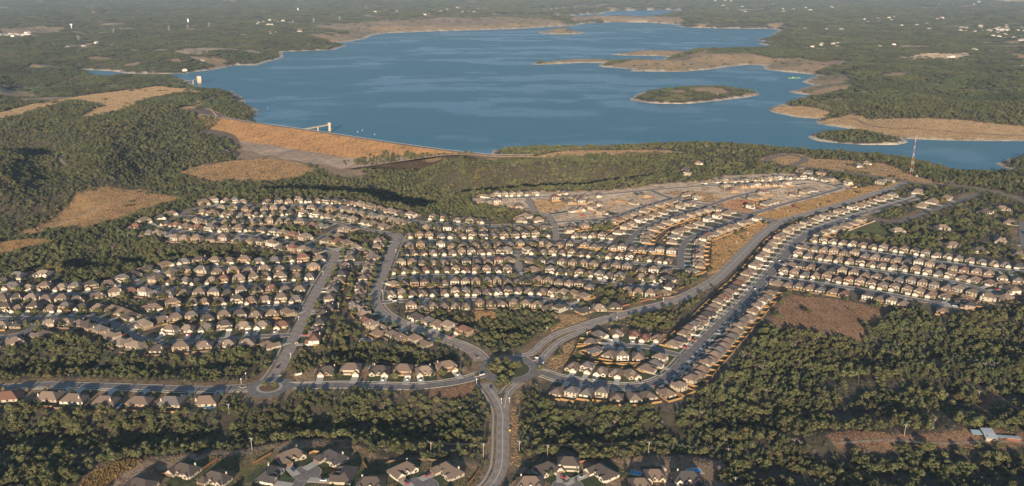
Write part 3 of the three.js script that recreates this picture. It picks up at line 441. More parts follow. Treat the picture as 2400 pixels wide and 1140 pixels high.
function damTop(x, z) {                                             // height of the dam face at a place, if it lies there
  if (x < damReach[0] || x > damReach[1] || z < damReach[2] || z > damReach[3]) return -1e9;
  let b = 1e9, k = 0; for (let i = 0; i < damLine.length; i++) { const d = Math.hypot(x - damLine[i][0], z - damLine[i][1]); if (d < b) { b = d; k = i; } }
  const o = (x - damLine[k][0]) * damN[k][0] + (z - damLine[k][1]) * damN[k][1], T = damTaper(damLine[k][0]), a = 6 + 76 * T, e = 8 + 126 * T;
  return o < 4 || o > e ? -1e9 : o < a ? -3 - 28 * T * (o - 6) / (76 * T + 0.01) : lerp(-3 - 28 * T, -3.5 - 44 * T, (o - a) / (e - a));
}
const damBox = boxOf(damFoot, 1);
function zoneAt(x, z) {
  if (x > damBox[0] && x < damBox[1] && z > damBox[2] && z < damBox[3] && inPoly(x, z, damFoot)) return 'dam';
  let t = null; for (const q of zones) { const b = q.b; if (x > b[0] && x < b[1] && z > b[2] && z < b[3] && inPoly(x, z, q.P)) t = q.type; }
  return t;
}
const shades = { meadow: [0.3, 0.19, 0.085], tan: [0.335, 0.235, 0.125], verge: [0.27, 0.185, 0.1], dirt: [0.76, 0.54, 0.34], dirtpale: [0.4, 0.3, 0.2], dirtred: [0.3, 0.17, 0.1], redfield: [0.23, 0.14, 0.085], yardland: [0.25, 0.175, 0.11], lawnland: [0.085, 0.1, 0.036], strawberry: [0.2, 0.13, 0.045], gravelly: [0.36, 0.245, 0.145], dam: [0.2, 0.14, 0.09], wood: [0.085, 0.07, 0.043], estate: [0.135, 0.108, 0.072], rock: [0.66, 0.55, 0.41] };
const clearing = (x, z) => noiseB(x / 620, z / 380) * 0.65 + noise(x / 190 + 4, z / 140) * 0.35;
function landColor(x, z, h) {
  const D = -z, wob = 6 + D * 0.0012, xx = x + wob * noise(x / 23, z / 23), zz = z + wob * noiseB(x / 23, z / 23);
  let t = zoneAt(xx, zz), c;
  const s = shore(x, z);
  if (!t) { const dv = D < 2300 ? devDist(x, z) : 200; t = dv < 21 ? (D < 2300 && roadDist(x, z) < 15 && houseDist(x, z) > 20 ? 'verge' : 'estate') : D > 2300 && clearing(x, z) > 0.44 ? 'tan' : 'wood'; }
  c = shades[t].slice();
  const ring = D > 1400 ? 2 + D * 0.003 + 11 * noise(x / 120, z / 120) + 9 * noise(x / 33, z / 33) : 0;
  if (s < ring && h < LAKE + 5 && h > LAKE - 4 && !inPoly(x, z, valley)) { const k = sstep(0.15, 0.6, 0.5 + 0.5 * noise(x / 60 + 9, z / 60)) * 0.5 + 0.5, q = shades.rock; c = c.map((v, i) => lerp(v, q[i], k)); }
  if (t === 'dirt' || t === 'dirtpale' || t === 'yardland') { const q = fbm(x / 21 + 7, z / 21, 4), a = sstep(0.05, 0.4, q) * 0.55, b2 = sstep(0.1, 0.45, -q) * 0.6; c = [lerp(lerp(c[0], 0.85, a * (t === 'dirt' ? 1 : 0.35)), 0.4, b2 * (t === 'dirt' ? 1 : 0.3)), lerp(lerp(c[1], 0.7, a * (t === 'dirt' ? 1 : 0.35)), 0.25, b2 * (t === 'dirt' ? 1 : 0.3)), lerp(lerp(c[2], 0.53, a * (t === 'dirt' ? 1 : 0.35)), 0.13, b2 * (t === 'dirt' ? 1 : 0.3))]; }
  const n = 1 + 0.22 * fbm(x / 34, z / 34, 3) + 0.18 * fbm(x / 140 + 5, z / 140, 3), w = t === 'meadow' || t === 'tan' || t === 'verge' ? 0.25 * fbm(x / 60 + 2, z / 60 + 2, 3) : 0;
  return [c[0] * n * (1 - w * 0.35), c[1] * n, c[2] * n * (1 - w * 0.3)];
}
/* ------------------------------------------------------------------ the ground, one sheet to the horizon */
{
  const NX = 600, zs = []; let zc = 330; while (zc < 32000) { zs.push(zc); zc *= 1 + (zc < 2600 ? 0.0066 : zc < 7000 ? 0.0075 : 0.014); }
  const pos = new Float32Array(zs.length * NX * 3), col = new Float32Array(zs.length * NX * 3), uv = new Float32Array(zs.length * NX * 2), idx = [];
  zs.forEach((zz, j) => {
    const half = zz * 0.8 + 190;
    for (let i = 0; i < NX; i++) {
      const x = (i / (NX - 1) * 2 - 1) * half, z = -zz, k = j * NX + i, h = ground(x, z), c = landColor(x, z, h);
      pos.set([x, h, z], k * 3); col.set(c, k * 3); uv.set([x / 41, z / 41], k * 2);
      if (i && j) { const a = k - NX - 1, b = k - NX, e = k - 1; idx.push(a, b, e, b, k, e); }
    }
  });
  const g = new THREE.BufferGeometry(); g.setAttribute('position', new THREE.BufferAttribute(pos, 3)); g.setAttribute('color', new THREE.BufferAttribute(col, 3)); g.setAttribute('uv', new THREE.BufferAttribute(uv, 2));
  g.setIndex(idx); g.computeVertexNormals();
  struct('ground', g, M({ vertexColors: true, map: texSoil, bumpMap: rep(texBump, 3), bumpScale: 0.35, roughness: 1 }));
}
/* ------------------------------------------------------------------ lake */
{
  const slick = grain(1024, (v, i, j) => { const s = v[0] * 0.45 + v[1] * 0.3 + v[2] * 0.17 + v[3] * 0.08, k = sstep(0.56, 0.66, s) * 0.7 + sstep(0.42, 0.7, s) * 0.3; return g3(0.6 - 0.27 * k); }, 31, false);
  const mat = new THREE.MeshPhysicalMaterial({ color: C(0.058, 0.175, 0.22), roughness: 0.72, roughnessMap: slick, ior: 1.333 });
  for (const w of waters) {
    const s = new THREE.Shape(w.map(([x, z]) => new THREE.Vector2(x, -z))), g = new THREE.ShapeGeometry(s); g.rotateX(-Math.PI / 2); g.translate(0, LAKE, 0);
    const p = g.attributes.position, u = new Float32Array(p.count * 2); for (let i = 0; i < p.count; i++) { u[i * 2] = p.getX(i) / 2600; u[i * 2 + 1] = p.getZ(i) / 1500; } g.setAttribute('uv', new THREE.BufferAttribute(u, 2)); g.computeVertexNormals();
    struct('lake', g, mat);
  }
}
/* ------------------------------------------------------------------ earth dam */
const matAsphalt = M({ color: C(0.28, 0.25, 0.225), map: rep(texRoad, 1 / 14), bumpMap: rep(texBump, 0.5), bumpScale: 0.01 });
const matAsphaltPale = M({ color: C(0.46, 0.375, 0.3), map: rep(texRoad, 1 / 14), bumpMap: rep(texBump, 0.5), bumpScale: 0.01 });
const matConcrete = M({ color: C(0.46, 0.42, 0.37), map: rep(texWall, 0.2) });
const matPaint = M({ color: C(0.62, 0.58, 0.48) });
{
  const dam = thing('earth_dam', 'long grass-covered earth dam holding back the lake, grey riprap at its foot', 'dam', 0, 0, 0);
  const lineAt = (off) => offsetLine(damLine, 0).map((p, i) => { const q = offsetLine(damLine, typeof off === 'function' ? off(damLine[i][0]) : off)[i]; return q; });
  const strip = (o0, o1, y0, y1, rows = 1, rough = 0) => {
    const p = [], c = [], u = [], ix = [], A = lineAt(o0), B = lineAt(o1), n = A.length;
    for (let i = 0; i < n; i++) for (let k = 0; k <= rows; k++) {
      const t = k / rows, x = lerp(A[i][0], B[i][0], t), z = lerp(A[i][1], B[i][1], t), ya = y0(damLine[i][0]), yb = y1(damLine[i][0]), w = rough * Math.sin(Math.PI * t);
      p.push(x, lerp(ya, yb, t) + w * fbm(x / 26, z / 26, 3), z); u.push(x / 41, (z + lerp(ya, yb, t) * 2) / 41);
      const v = 1 + 0.34 * fbm(x / 55 + z / 90, z / 22, 4) + 0.2 * noise(x / 190, z / 60); c.push(v, v * (1 + 0.06 * noiseB(x / 70, z / 40)), v * (1 + 0.1 * noiseB(x / 70, z / 40)));
      if (i && k) { const a = (i - 1) * (rows + 1) + k - 1, b = i * (rows + 1) + k - 1; ix.push(a, a + 1, b, b, a + 1, b + 1); }
    }
    const g = new THREE.BufferGeometry(); g.setAttribute('position', new THREE.Float32BufferAttribute(p, 3)); g.setAttribute('color', new THREE.Float32BufferAttribute(c, 3)); g.setAttribute('uv', new THREE.Float32BufferAttribute(u, 2)); g.setIndex(ix); g.computeVertexNormals(); return g;
  };
  const top = () => -3;
  mesh('grass_face', strip(6, (x) => 6 + 76 * damTaper(x), top, (x) => -3 - 28 * damTaper(x), 12, 1.1), M({ color: C(0.38, 0.215, 0.09), vertexColors: true, map: texSoil, bumpMap: rep(texBump, 5), bumpScale: 0.5 }), dam);
  mesh('riprap_face', strip((x) => 6 + 76 * damTaper(x), (x) => 8 + 126 * damTaper(x), (x) => -3 - 28 * damTaper(x), (x) => -3.5 - 44 * damTaper(x), 8, 1.6), M({ color: C(0.33, 0.26, 0.205), vertexColors: true, map: rep(texSoil, 3), bumpMap: rep(texBump, 4), bumpScale: 0.7 }), dam);
  mesh('crest', strip(-6, 6, top, top, 1), M({ color: C(0.3, 0.22, 0.14), map: texSoil }), dam);
  mesh('upstream_face', strip(-70, -6, () => -29, top, 4, 0.6), M({ color: C(0.36, 0.31, 0.26), map: rep(texSoil, 3) }), dam);
  mesh('crest_road', strip(-4, 2.5, () => -2.85, () => -2.85, 1), matAsphalt, dam);
  const rail = new TB();
  for (const off of [-5.2]) { const L = lineAt(off); for (let i = 1; i < L.length; i++) { rail.bar([L[i - 1][0], -2.1, L[i - 1][1]], [L[i][0], -2.1, L[i][1]], 0.22); rail.bar([L[i][0], -3.1, L[i][1]], [L[i][0], -2, L[i][1]], 0.14); } }
  mesh('guard_rail', rail.geo(), M({ color: C(0.5, 0.48, 0.45), roughness: 0.6 }), dam);
}

/* ------------------------------------------------------------------ street surfaces, kerbs, pavements */
function ribbon(P, hw, y, follow = true) {
  const p = [], u = [], ix = []; let len = 0; const L = offsetLine(P, -hw), Rr = offsetLine(P, hw);
  P.forEach(([x, z], i) => {
    if (i) len += Math.hypot(x - P[i - 1][0], z - P[i - 1][1]);
    const yy = y + (follow ? Math.max(ground(x, z), ground(...L[i]), ground(...Rr[i])) : 0);
    p.push(L[i][0], yy, L[i][1], Rr[i][0], yy, Rr[i][1]); u.push(0, len, hw * 2, len);
    if (i) { const a = (i - 1) * 2; ix.push(a, a + 1, a + 2, a + 1, a + 3, a + 2); }
  });
  const g = new THREE.BufferGeometry(); g.setAttribute('position', new THREE.Float32BufferAttribute(p, 3)); g.setAttribute('uv', new THREE.Float32BufferAttribute(u, 2)); g.setIndex(ix); g.computeVertexNormals(); return g;
}
function onRoad(x, z, skip, pad = 0.3) {
  for (const r of roadLines) if (r !== skip && lineD(x, z, r.pts) < r.hw + pad) return true;
  for (const [bx, bz, br] of bulbs) if (Math.hypot(x - bx, z - bz) < br + pad) return true;
  for (const q of [ringSmall, ringBig]) { const d = Math.hypot(x - q.c[0], z - q.c[1]); if (d < q.r1 + pad) return true; }
  return false;
}
const walks = { wide_street: [-1], middle_street: [1], entrance_road: [-1], lower_street: [-1], lakeside_street: [-1, 1] };
function kerbs(P, hw, skip, w0, w1, hgt, base = 0, sides = [-1, 1]) {
  const t = new TB();
  for (const s of sides) {
    const A = offsetLine(P, s * (hw + w0)), B = offsetLine(P, s * (hw + w1));
    for (let i = 1; i < P.length; i++) {
      const mx = (A[i][0] + A[i - 1][0] + B[i][0] + B[i - 1][0]) / 4, mz = (A[i][1] + A[i - 1][1] + B[i][1] + B[i - 1][1]) / 4; if (onRoad(mx, mz, skip)) continue;
      const y = Math.max(ground(mx, mz), base) + hgt, f = (q, yy) => [q[0], yy, q[1]];
      t.quad(f(A[i - 1], y), f(A[i], y), f(B[i], y), f(B[i - 1], y)); t.quad(f(A[i - 1], y - hgt - 0.1), f(A[i], y - hgt - 0.1), f(A[i], y), f(A[i - 1], y)); t.quad(f(B[i - 1], y), f(B[i], y), f(B[i], y - hgt - 0.1), f(B[i - 1], y - hgt - 0.1));
    }
  }
  return t.p.length ? t.geo() : null;
}
const matKerb = M({ color: C(0.42, 0.385, 0.34), map: rep(texWall, 0.3) });
const trackLines = [], matTrack = M({ color: C(0.38, 0.275, 0.18), map: rep(texSoil, 0.1) });
const matVerge = M({ color: C(0.2, 0.13, 0.065), map: texSoil, bumpMap: rep(texBump, 3), bumpScale: 0.2 });
const matLawnIsland = M({ color: C(0.075, 0.085, 0.035), map: rep(texSoil, 0.2) });
roadLines.forEach((r, k) => {
  const pale = ['wide_street', 'middle_street', 'entrance_road', 'parkway', 'terrace_lane'].includes(r.name);
  const o = struct(r.name, ribbon(r.pts, r.hw, 0.06 + 0.003 * k + (r.kind === 'c' ? 0.15 : 0)), pale ? matAsphaltPale : matAsphalt);
  if (r.kind === 'c') return;
  const kg = kerbs(r.pts, r.hw, r, 0, 0.35, 0.32); if (kg) mesh('kerb', kg, matKerb, o);
  if (walks[r.name]) { const g = kerbs(r.pts, r.hw, r, 2.4, 4.0, 0.3, 0, walks[r.name]); if (g) mesh('pavement', g, matConcrete, o); }
  if (r.name === 'parkway' || r.name === 'entrance_road') mesh('lane_line', ribbon(r.pts.slice(1, -1), 0.22, 0.07 + 0.003 * k + 0.03), matPaint, o);
});
function disc(r0, r1, y, x, z, n = 48) { const g = new THREE.RingGeometry(r0, r1, n, 1); g.rotateX(-Math.PI / 2); g.translate(x, y, z); const p = g.attributes.position, u = g.attributes.uv; for (let i = 0; i < p.count; i++) u.setXY(i, p.getX(i), p.getZ(i)); return g; }
bulbs.forEach(([x, z, r], i) => { const o = struct('turning_circle', disc(0, r, 0.22 + 0.004 * i, x, z), matAsphalt); mesh('kerb', disc(r, r + 0.6, 0.33, x, z), matKerb, o).castShadow = true; });
{
  for (const [q, nm] of [[ringSmall, 'roundabout'], [ringBig, 'roundabout']]) {
    const [x, z] = q.c, o = struct(nm, disc(q.r0, q.r1, 0.26, x, z, 72), matAsphalt);
    mesh('kerb', disc(q.r0 - 0.9, q.r0, 0.42, x, z, 72), matKerb, o);
    if (q === ringSmall) mesh('apron', disc(q.r0 - 2.8, q.r0 - 0.9, 0.4, x, z, 72), matConcrete, o);
    mesh('planted_island', disc(0, q.r0 - (q === ringSmall ? 2.8 : 0.9), 0.38, x, z, 40), q === ringSmall ? matVerge : matLawnIsland, o);
  }
  const isle = (px, grass = true) => { const s = new THREE.Shape(GP(px).map(([x, z]) => new THREE.Vector2(x, -z))), g = new THREE.ExtrudeGeometry(s, { depth: 0.5, bevelEnabled: false }); g.rotateX(-Math.PI / 2); g.translate(0, 0.12, 0); const m = struct('traffic_island', g, matKerb); const s2 = new THREE.ShapeGeometry(s); s2.scale(0.82, 0.82, 1); s2.computeBoundingBox(); g.computeBoundingBox(); const a = new THREE.Vector3(), b = new THREE.Vector3(); s2.rotateX(-Math.PI / 2); s2.computeBoundingBox(); s2.boundingBox.getCenter(a); g.boundingBox.getCenter(b); s2.translate(b.x - a.x, 0.66, b.z - a.z); if (grass) mesh('island_grass', s2, matVerge, m); };
  isle([[652, 882], [659, 872], [661, 872], [661, 882]]); isle([[560, 908], [578, 905], [578, 908], [566, 911]]); isle([[688, 910], [720, 908], [732, 909], [700, 914]]);
  isle([[1162, 925], [1188, 918], [1177, 948]]); isle([[1110, 879], [1124, 872], [1126, 882], [1112, 886]]); isle([[1236, 839], [1256, 838], [1260, 844], [1250, 848]]); isle([[1108, 829], [1124, 838], [1116, 842]]);
}

/* dirt tracks over fields and through the far woods */
for (const [px, h, hw] of [[[[150, 231], [205, 239], [260, 244], [310, 252]], 2, 3.5], [[[415, 264], [470, 240], [504, 216]], 2, 3.5], [[[474, 240], [500, 258], [535, 277]], 2, 3.5], [[[720, 386], [650, 374], [590, 364], [520, 357]], -43, 3], [[[2165, 188], [2172, 205], [2200, 222], [2222, 236]], 0, 4], [[[140, 345], [138, 358], [150, 372]], 0, 3.5], [[[1915, 288], [1990, 284], [2060, 300], [2200, 312], [2420, 320]], -19, 4.5], [[[10, 522], [140, 500], [280, 470], [400, 462]], -42, 2.5], [[[1960, 1035], [2080, 1030], [2200, 1036], [2320, 1030], [2420, 1030]], 0, 2]]) { const P = smooth(GP(px, h), 12); trackLines.push(P); struct('dirt_track', ribbon(P, hw, 0.35), matTrack); }
for (const px of [[[534, 975], [520, 1000], [512, 1030]], [[1560, 955], [1575, 985], [1590, 1020]]]) trackLines.push(smooth(GP(px), 12));   // gaps in the wood, bare soil

/* ------------------------------------------------------------------ houses */
function hip(t, x0, x1, z0, z1, y, p, ov = 0.45) {
  x0 -= ov; x1 += ov; z0 -= ov; z1 += ov; const w = x1 - x0, d = z1 - z0, k = Math.min(w, d) / 2, yt = y + k * p, e = 0.22;
  const a = [x0, y, z0], b = [x1, y, z0], c = [x1, y, z1], f = [x0, y, z1];
  const r0 = w < d ? [x0 + k, yt, z0 + k] : [x0 + k, yt, z0 + k], r1 = w < d ? [x0 + k, yt, z1 - k] : [x1 - k, yt, z0 + k];
  if (w < d) { t.quad(f, a, r0, r1).quad(b, c, r1, r0).tri(c, f, r1).tri(a, b, r0); } else { t.quad(c, f, r0, r1).quad(a, b, r1, r0).tri(f, a, r0).tri(b, c, r1); }
  const dn_ = (q) => [q[0], q[1] - e, q[2]];
  for (const [u, v] of [[f, c], [c, b], [b, a], [a, f]]) t.quad(dn_(u), dn_(v), v, u);
  t.quad(dn_(a), dn_(b), dn_(c), dn_(f)); return yt;
}
function gable(t, wl, x0, x1, z0, z1, y, p, ov = 0.4) {           // ridge runs front to back, gable end to the front
  const m = (x0 + x1) / 2, k = (x1 - x0) / 2, yt = y + k * p;
  wl.tri([x0, y, z1], [x1, y, z1], [m, yt, z1]);
  const a = [x0 - ov, y - ov * p, z0], b = [x0 - ov, y - ov * p, z1 + ov], c = [m, yt, z1 + ov], d = [m, yt, z0], e = [x1 + ov, y - ov * p, z1 + ov], f = [x1 + ov, y - ov * p, z0], th = 0.2, L = (q) => [q[0], q[1] - th, q[2]];
  t.quad(a, b, c, d).quad(e, f, d, c).quad(L(b), L(c), c, b).quad(L(c), L(e), e, c).quad(L(a), L(b), b, a).quad(L(e), L(f), f, e).quad(L(a), L(d), L(c), L(b)).quad(L(d), L(f), L(e), L(c));
}
const houseKit = new Map();
function kit(cls, st, v, mir) {
  const key = cls + st + v + mir; if (houseKit.has(key)) return houseKit.get(key);
  const r = rng(900 + v * 7 + st * 31 + cls.charCodeAt(0)), W = { S: 9.8, M: 14, B: 20 }[cls], D = { S: 15, M: 13.5, B: 15 }[cls], s = mir ? -1 : 1, x2 = W / 2, z2 = D / 2;
  const walls = new TB(), roof = new TB(), wins = [], p = (cls === 'S' ? 0.58 : 0.66) + 0.16 * r(); let ch = null;
  const X = (a, b) => s > 0 ? [a, b] : [-b, -a];
  const bx = (a, b, y0, y1, z0, z1) => { const [q, w] = X(a, b); walls.box(q, w, y0, y1, z0, z1, false, false); };
  const hp = (a, b, z0, z1, y) => { const [q, w] = X(a, b); return hip(roof, q, w, z0, z1, y, p); };
  const gb = (a, b, z0, z1, y, pp = p + 0.12) => { const [q, w] = X(a, b); gable(roof, walls, q, w, z0, z1, y, pp); };
  const win = (x, y, z, w, h, side) => wins.push([s * x, y, z, w, h, side === 'r' ? (s > 0 ? 'r' : 'l') : side === 'l' ? (s > 0 ? 'l' : 'r') : side]);
  const gw = cls === 'B' ? 7 : 5.6, g0 = -x2, g1 = -x2 + gw; let garage, door;
  if (st === 1) {
    const setb = cls === 'S' ? 3 : 2.6 + v * 0.6, zf = z2 - setb;
    bx(-x2, x2, 0, 2.65, -z2, zf); hp(-x2, x2, -z2, zf, 2.65);
    bx(g0, g1, 0, 2.65, zf, z2); if (v === 2) hp(g0, g1, zf - gw / 2, z2, 2.63); else gb(g0, g1, zf - gw * 0.7, z2, 2.65);
    garage = [(g0 + g1) / 2, z2, gw - 1.1]; door = [g1 + 1.0, zf];
    if (cls !== 'S' || v === 1) { const e0 = x2 - (cls === 'B' ? 5 : 3.6) - (cls === 'B' ? 1 : 0), e1 = x2 - (cls === 'B' ? 1 : 0.1); bx(e0, e1, 0, 2.65, zf, zf + 1.4); gb(e0, e1, zf - 2.6, zf + 1.4, 2.65); win((e0 + e1) / 2, 1.5, zf + 1.4, 1.9, 1.5, 'f'); }
    else win(x2 - 1.7, 1.5, zf, 1.6, 1.5, 'f');
    if (cls === 'B') { gb(-2.6, 1.6, zf - 2.4, zf + 0.5, 3.1); win(-0.5, 1.6, zf, 1.6, 1.7, 'f'); win(3, 1.5, zf, 1.3, 1.4, 'f'); }
    for (let i = 0, n = cls === 'B' ? 4 : cls === 'M' ? 3 : 2; i < n; i++) win(-x2 + (i + 0.6) * W / n, 1.45, -z2, i % 2 ? 1.9 : 1.2, i % 2 ? 2 : 1.3, 'b');
    win(x2, 1.5, -z2 + 3, 1.2, 1.2, 'r'); win(x2, 1.5, zf - 3.5, 1.0, 1.2, 'r'); win(-x2, 1.5, -z2 + 3.4, 1.2, 1.2, 'l');
    if (cls !== 'S' && v !== 1) ch = [s * (x2 - 3.6), -z2 + 2.2, 2.65 + W * 0.2 + 0.4];
  } else {
    const zf = z2 - (cls === 'S' ? 4 : 3.2);
    bx(-x2, x2, 0, 5.35, -z2 + (cls === 'S' ? 1.5 : 0.5), zf); hp(-x2, x2, -z2 + (cls === 'S' ? 1.5 : 0.5), zf, 5.35);
    bx(g0, g1, 0, 2.65, zf, z2); if (v === 1) hp(g0, g1, zf + 0.02, z2, 2.63); else gb(g0, g1, zf, z2, 2.65);
    garage = [(g0 + g1) / 2, z2, gw - 1.1]; door = [g1 + 1.0, zf];
    const u0 = v === 2 ? -x2 + 0.2 : x2 - 4.4, u1 = u0 + 4.2; bx(u0, u1, 2.6, 5.35, zf, zf + 0.6); gb(u0, u1, zf - 2.4, zf + 0.6, 5.35);
    { const [q, w] = X(g1 + 0.1, x2); roof.quad([q, 3.2, zf + 0.02], [q, 2.7, zf + 1.7], [w, 2.7, zf + 1.7], [w, 3.2, zf + 0.02]); roof.quad([q, 2.55, zf + 1.7], [w, 2.55, zf + 1.7], [w, 2.7, zf + 1.7], [q, 2.7, zf + 1.7]); bx(x2 - 0.4, x2, 0, 2.6, zf + 1.2, zf + 1.6); }
    win((u0 + u1) / 2, 4.05, zf + 0.6, 1.6, 1.4, 'f'); win(v === 2 ? x2 - 1.8 : -x2 + 2, 4.05, zf, 1.2, 1.3, 'f'); win(x2 - 1.5, 1.5, zf, 1.3, 1.5, 'f');
    const zb = -z2 + (cls === 'S' ? 1.5 : 0.5);
    for (let i = 0; i < 3; i++) { win(-x2 + (i + 0.6) * W / 3.2, 4.05, zb, 1.2, 1.3, 'b'); if (i !== 1) win(-x2 + (i + 0.6) * W / 3.2, 1.5, zb, 1.5, 1.7, 'b'); }
    win(x2, 4.05, -1.5, 1.0, 1.2, 'r'); win(x2, 1.5, 1, 1.0, 1.2, 'r'); win(-x2, 4.05, 0, 1.0, 1.2, 'l');
    if (cls !== 'S' && v === 0) ch = [s * (x2 - 2.4), zb + 0.6, 8.4];
    if (v !== 0) { const [q, w] = X(-x2 + 1, -x2 + 5.5); roof.quad([q, 3.0, zb - 0.02], [w, 3.0, zb - 0.02], [w, 2.6, zb - 3], [q, 2.6, zb - 3]); roof.quad([q, 2.45, zb - 3], [q, 2.6, zb - 3], [w, 2.6, zb - 3], [w, 2.45, zb - 3]); bx(-x2 + 1.05, -x2 + 1.3, 0, 2.6, zb - 2.65, zb - 2.65); bx(-x2 + 5.2, -x2 + 5.45, 0, 2.6, zb - 2.65, zb - 2.65); }
  }
  const K = { W, D, wallTB: walls, roofTB: roof, walls: walls.geo(), roof: roof.geo(), wins, garage: [s * garage[0], garage[1], garage[2]], door: [s * door[0], door[1]], ch };
  houseKit.set(key, K); return K;
}
const unit = new THREE.BoxGeometry(1, 1, 1);
const wallTones = [['cream', 0.5, 0.43, 0.33], ['white', 0.68, 0.63, 0.56], ['tan', 0.37, 0.285, 0.2], ['pale stone', 0.48, 0.435, 0.365], ['buff brick', 0.42, 0.3, 0.2], ['grey', 0.36, 0.35, 0.33], ['beige', 0.44, 0.37, 0.285]].map(([n, r, g, b]) => ({ n, c: [r, g, b], m: M({ color: C(r, g, b), map: rep(texWall, 0.35) }) }));
const roofTones = [['brown', 0.225, 0.165, 0.122], ['weathered', 0.25, 0.192, 0.148], ['taupe', 0.185, 0.142, 0.112], ['dark grey', 0.075, 0.072, 0.072], ['reddish', 0.22, 0.115, 0.08], ['dark brown', 0.095, 0.08, 0.07], ['pale brown', 0.29, 0.23, 0.18], ['grey', 0.17, 0.155, 0.145]].map(([n, r, g, b]) => ({ n, c: [r, g, b], m: M({ color: C(r, g, b), map: rep(texShingle, 0.4) }) }));
const matGlass = new THREE.MeshStandardMaterial({ color: C(0.035, 0.042, 0.05), roughness: 0.2 }), matDoor = M({ color: C(0.12, 0.07, 0.045) }), matGarage = M({ color: C(0.6, 0.55, 0.47) }), matGarageBrown = M({ color: C(0.16, 0.1, 0.065) }), matChimney = M({ color: C(0.66, 0.58, 0.47), map: rep(texWall, 0.6) });
const ordinal = (n) => n + (n % 100 > 10 && n % 100 < 14 ? 'th' : ['th', 'st', 'nd', 'rd'][n % 10] || 'th');
{
  const byRow = new Map(); for (const h of lived) { if (!byRow.has(h.ri)) byRow.set(h.ri, []); byRow.get(h.ri).push(h); }
  for (const L of byRow.values()) { L.sort((a, b) => a.x / a.z < b.x / b.z ? 1 : -1); L.forEach((h, i) => { h.rank = i + 1; h.n = L.length; }); }
}
for (const h of lived) {
  const newer = h.style === 'n' || h.style === 'e';
  h.st = h.cls === 'B' ? (h.phrase.includes('small roundabout') && h.rank % 2 === 0 ? 2 : h.style === 'v' && h.phrase.startsWith('right') && h.rank === 3 ? 2 : 1) : R() < (newer ? 0.3 : 0.38) ? 2 : 1;
  h.v = Math.floor(R() * 3); h.mir = R() < 0.5 ? 1 : 0;
  h.wall = pick(h.style === 'n' ? [0, 1, 1, 3, 6, 0] : h.style === 'e' ? [0, 0, 1, 3, 2, 6, 5] : h.style === 'v' ? [1, 0, 3] : [0, 0, 1, 2, 2, 3, 4, 6, 6]);
  h.roof = h.style === 'v' ? pick([5, 5, 3, 2]) : R() < 0.03 ? 4 : R() < 0.05 ? 3 : pick(newer ? [1, 1, 0, 2, 0, 7] : [0, 0, 1, 2, 2, 5, 6, 7]);
  if (h.phrase.startsWith('below the lower') && h.rank === 1) h.roof = 4;
  if (h.phrase.startsWith('beside the middle') && h.rank === 5) h.roof = 4;
  h.K = kit(h.cls, h.st, h.v, h.mir);
  h.sx = clamp(h.lot * 0.84 / h.K.W, 0.78, 1.18); h.sz = h.depth / h.K.D; h.y = ground(h.x, h.z);
}
const inFrame = (x, z, pad = 0.02) => Math.abs(x) < (0.62 + pad) * (-z * cp + CAM_Y * sp) && -z > 505;
lived.sort((a, b) => a.D - b.D);
const shownHouses = [], farHouses = []; { let one = 0, two = 0; for (const h of lived) { if (!inFrame(h.x, h.z, 0.04)) { farHouses.push(h); continue; } if (h.st === 1 ? one++ < 300 : two++ < 300) shownHouses.push(h); else farHouses.push(h); } }
for (const h of shownHouses) {
  const w = wallTones[h.wall], q = roofTones[h.roof], K = h.K, st = h.st === 1 ? 'one-storey' : 'two-storey';
  const o = thing(h.st === 1 ? 'bungalow' : 'two_storey_house', `${w.n.split(' ').pop()} ${st} house, ${ordinal(h.rank)} from left ${h.phrase}`, 'house', h.x, h.y, h.z, h.turn, 'houses ' + h.phrase);
  o.scale.set(h.sx, 1, h.sz);
  mesh('wall', K.walls, w.m, o); const rf = mesh('roof', K.roof, q.m, o);
  const put = (name, mat, x, y, z, sx, sy, sz, under = o) => { const m = mesh(name, unit, mat, under); m.position.set(x, y, z); m.scale.set(sx, sy, sz); return m; };
  put('garage_door', h.style === 'v' ? matGarageBrown : matGarage, K.garage[0], 1.15, K.garage[1] + 0.03, K.garage[2], 2.2, 0.1);
  put('front_door', matDoor, K.door[0], 1.1, K.door[1] + 0.03, 1.1, 2.2, 0.1);
  for (const [x, y, z, ww, hh, side] of K.wins) { if (side === 'f' || side === 'b') put('window', matGlass, x, y, z + (side === 'f' ? 0.03 : -0.03), ww, hh, 0.12); else put('window', matGlass, x + (side === 'r' ? 0.03 : -0.03), y, z, 0.12, hh, ww); }
  if (K.ch) put('chimney', matChimney, K.ch[0], K.ch[2] / 2, K.ch[1], 0.95, K.ch[2], 0.75, rf);
}
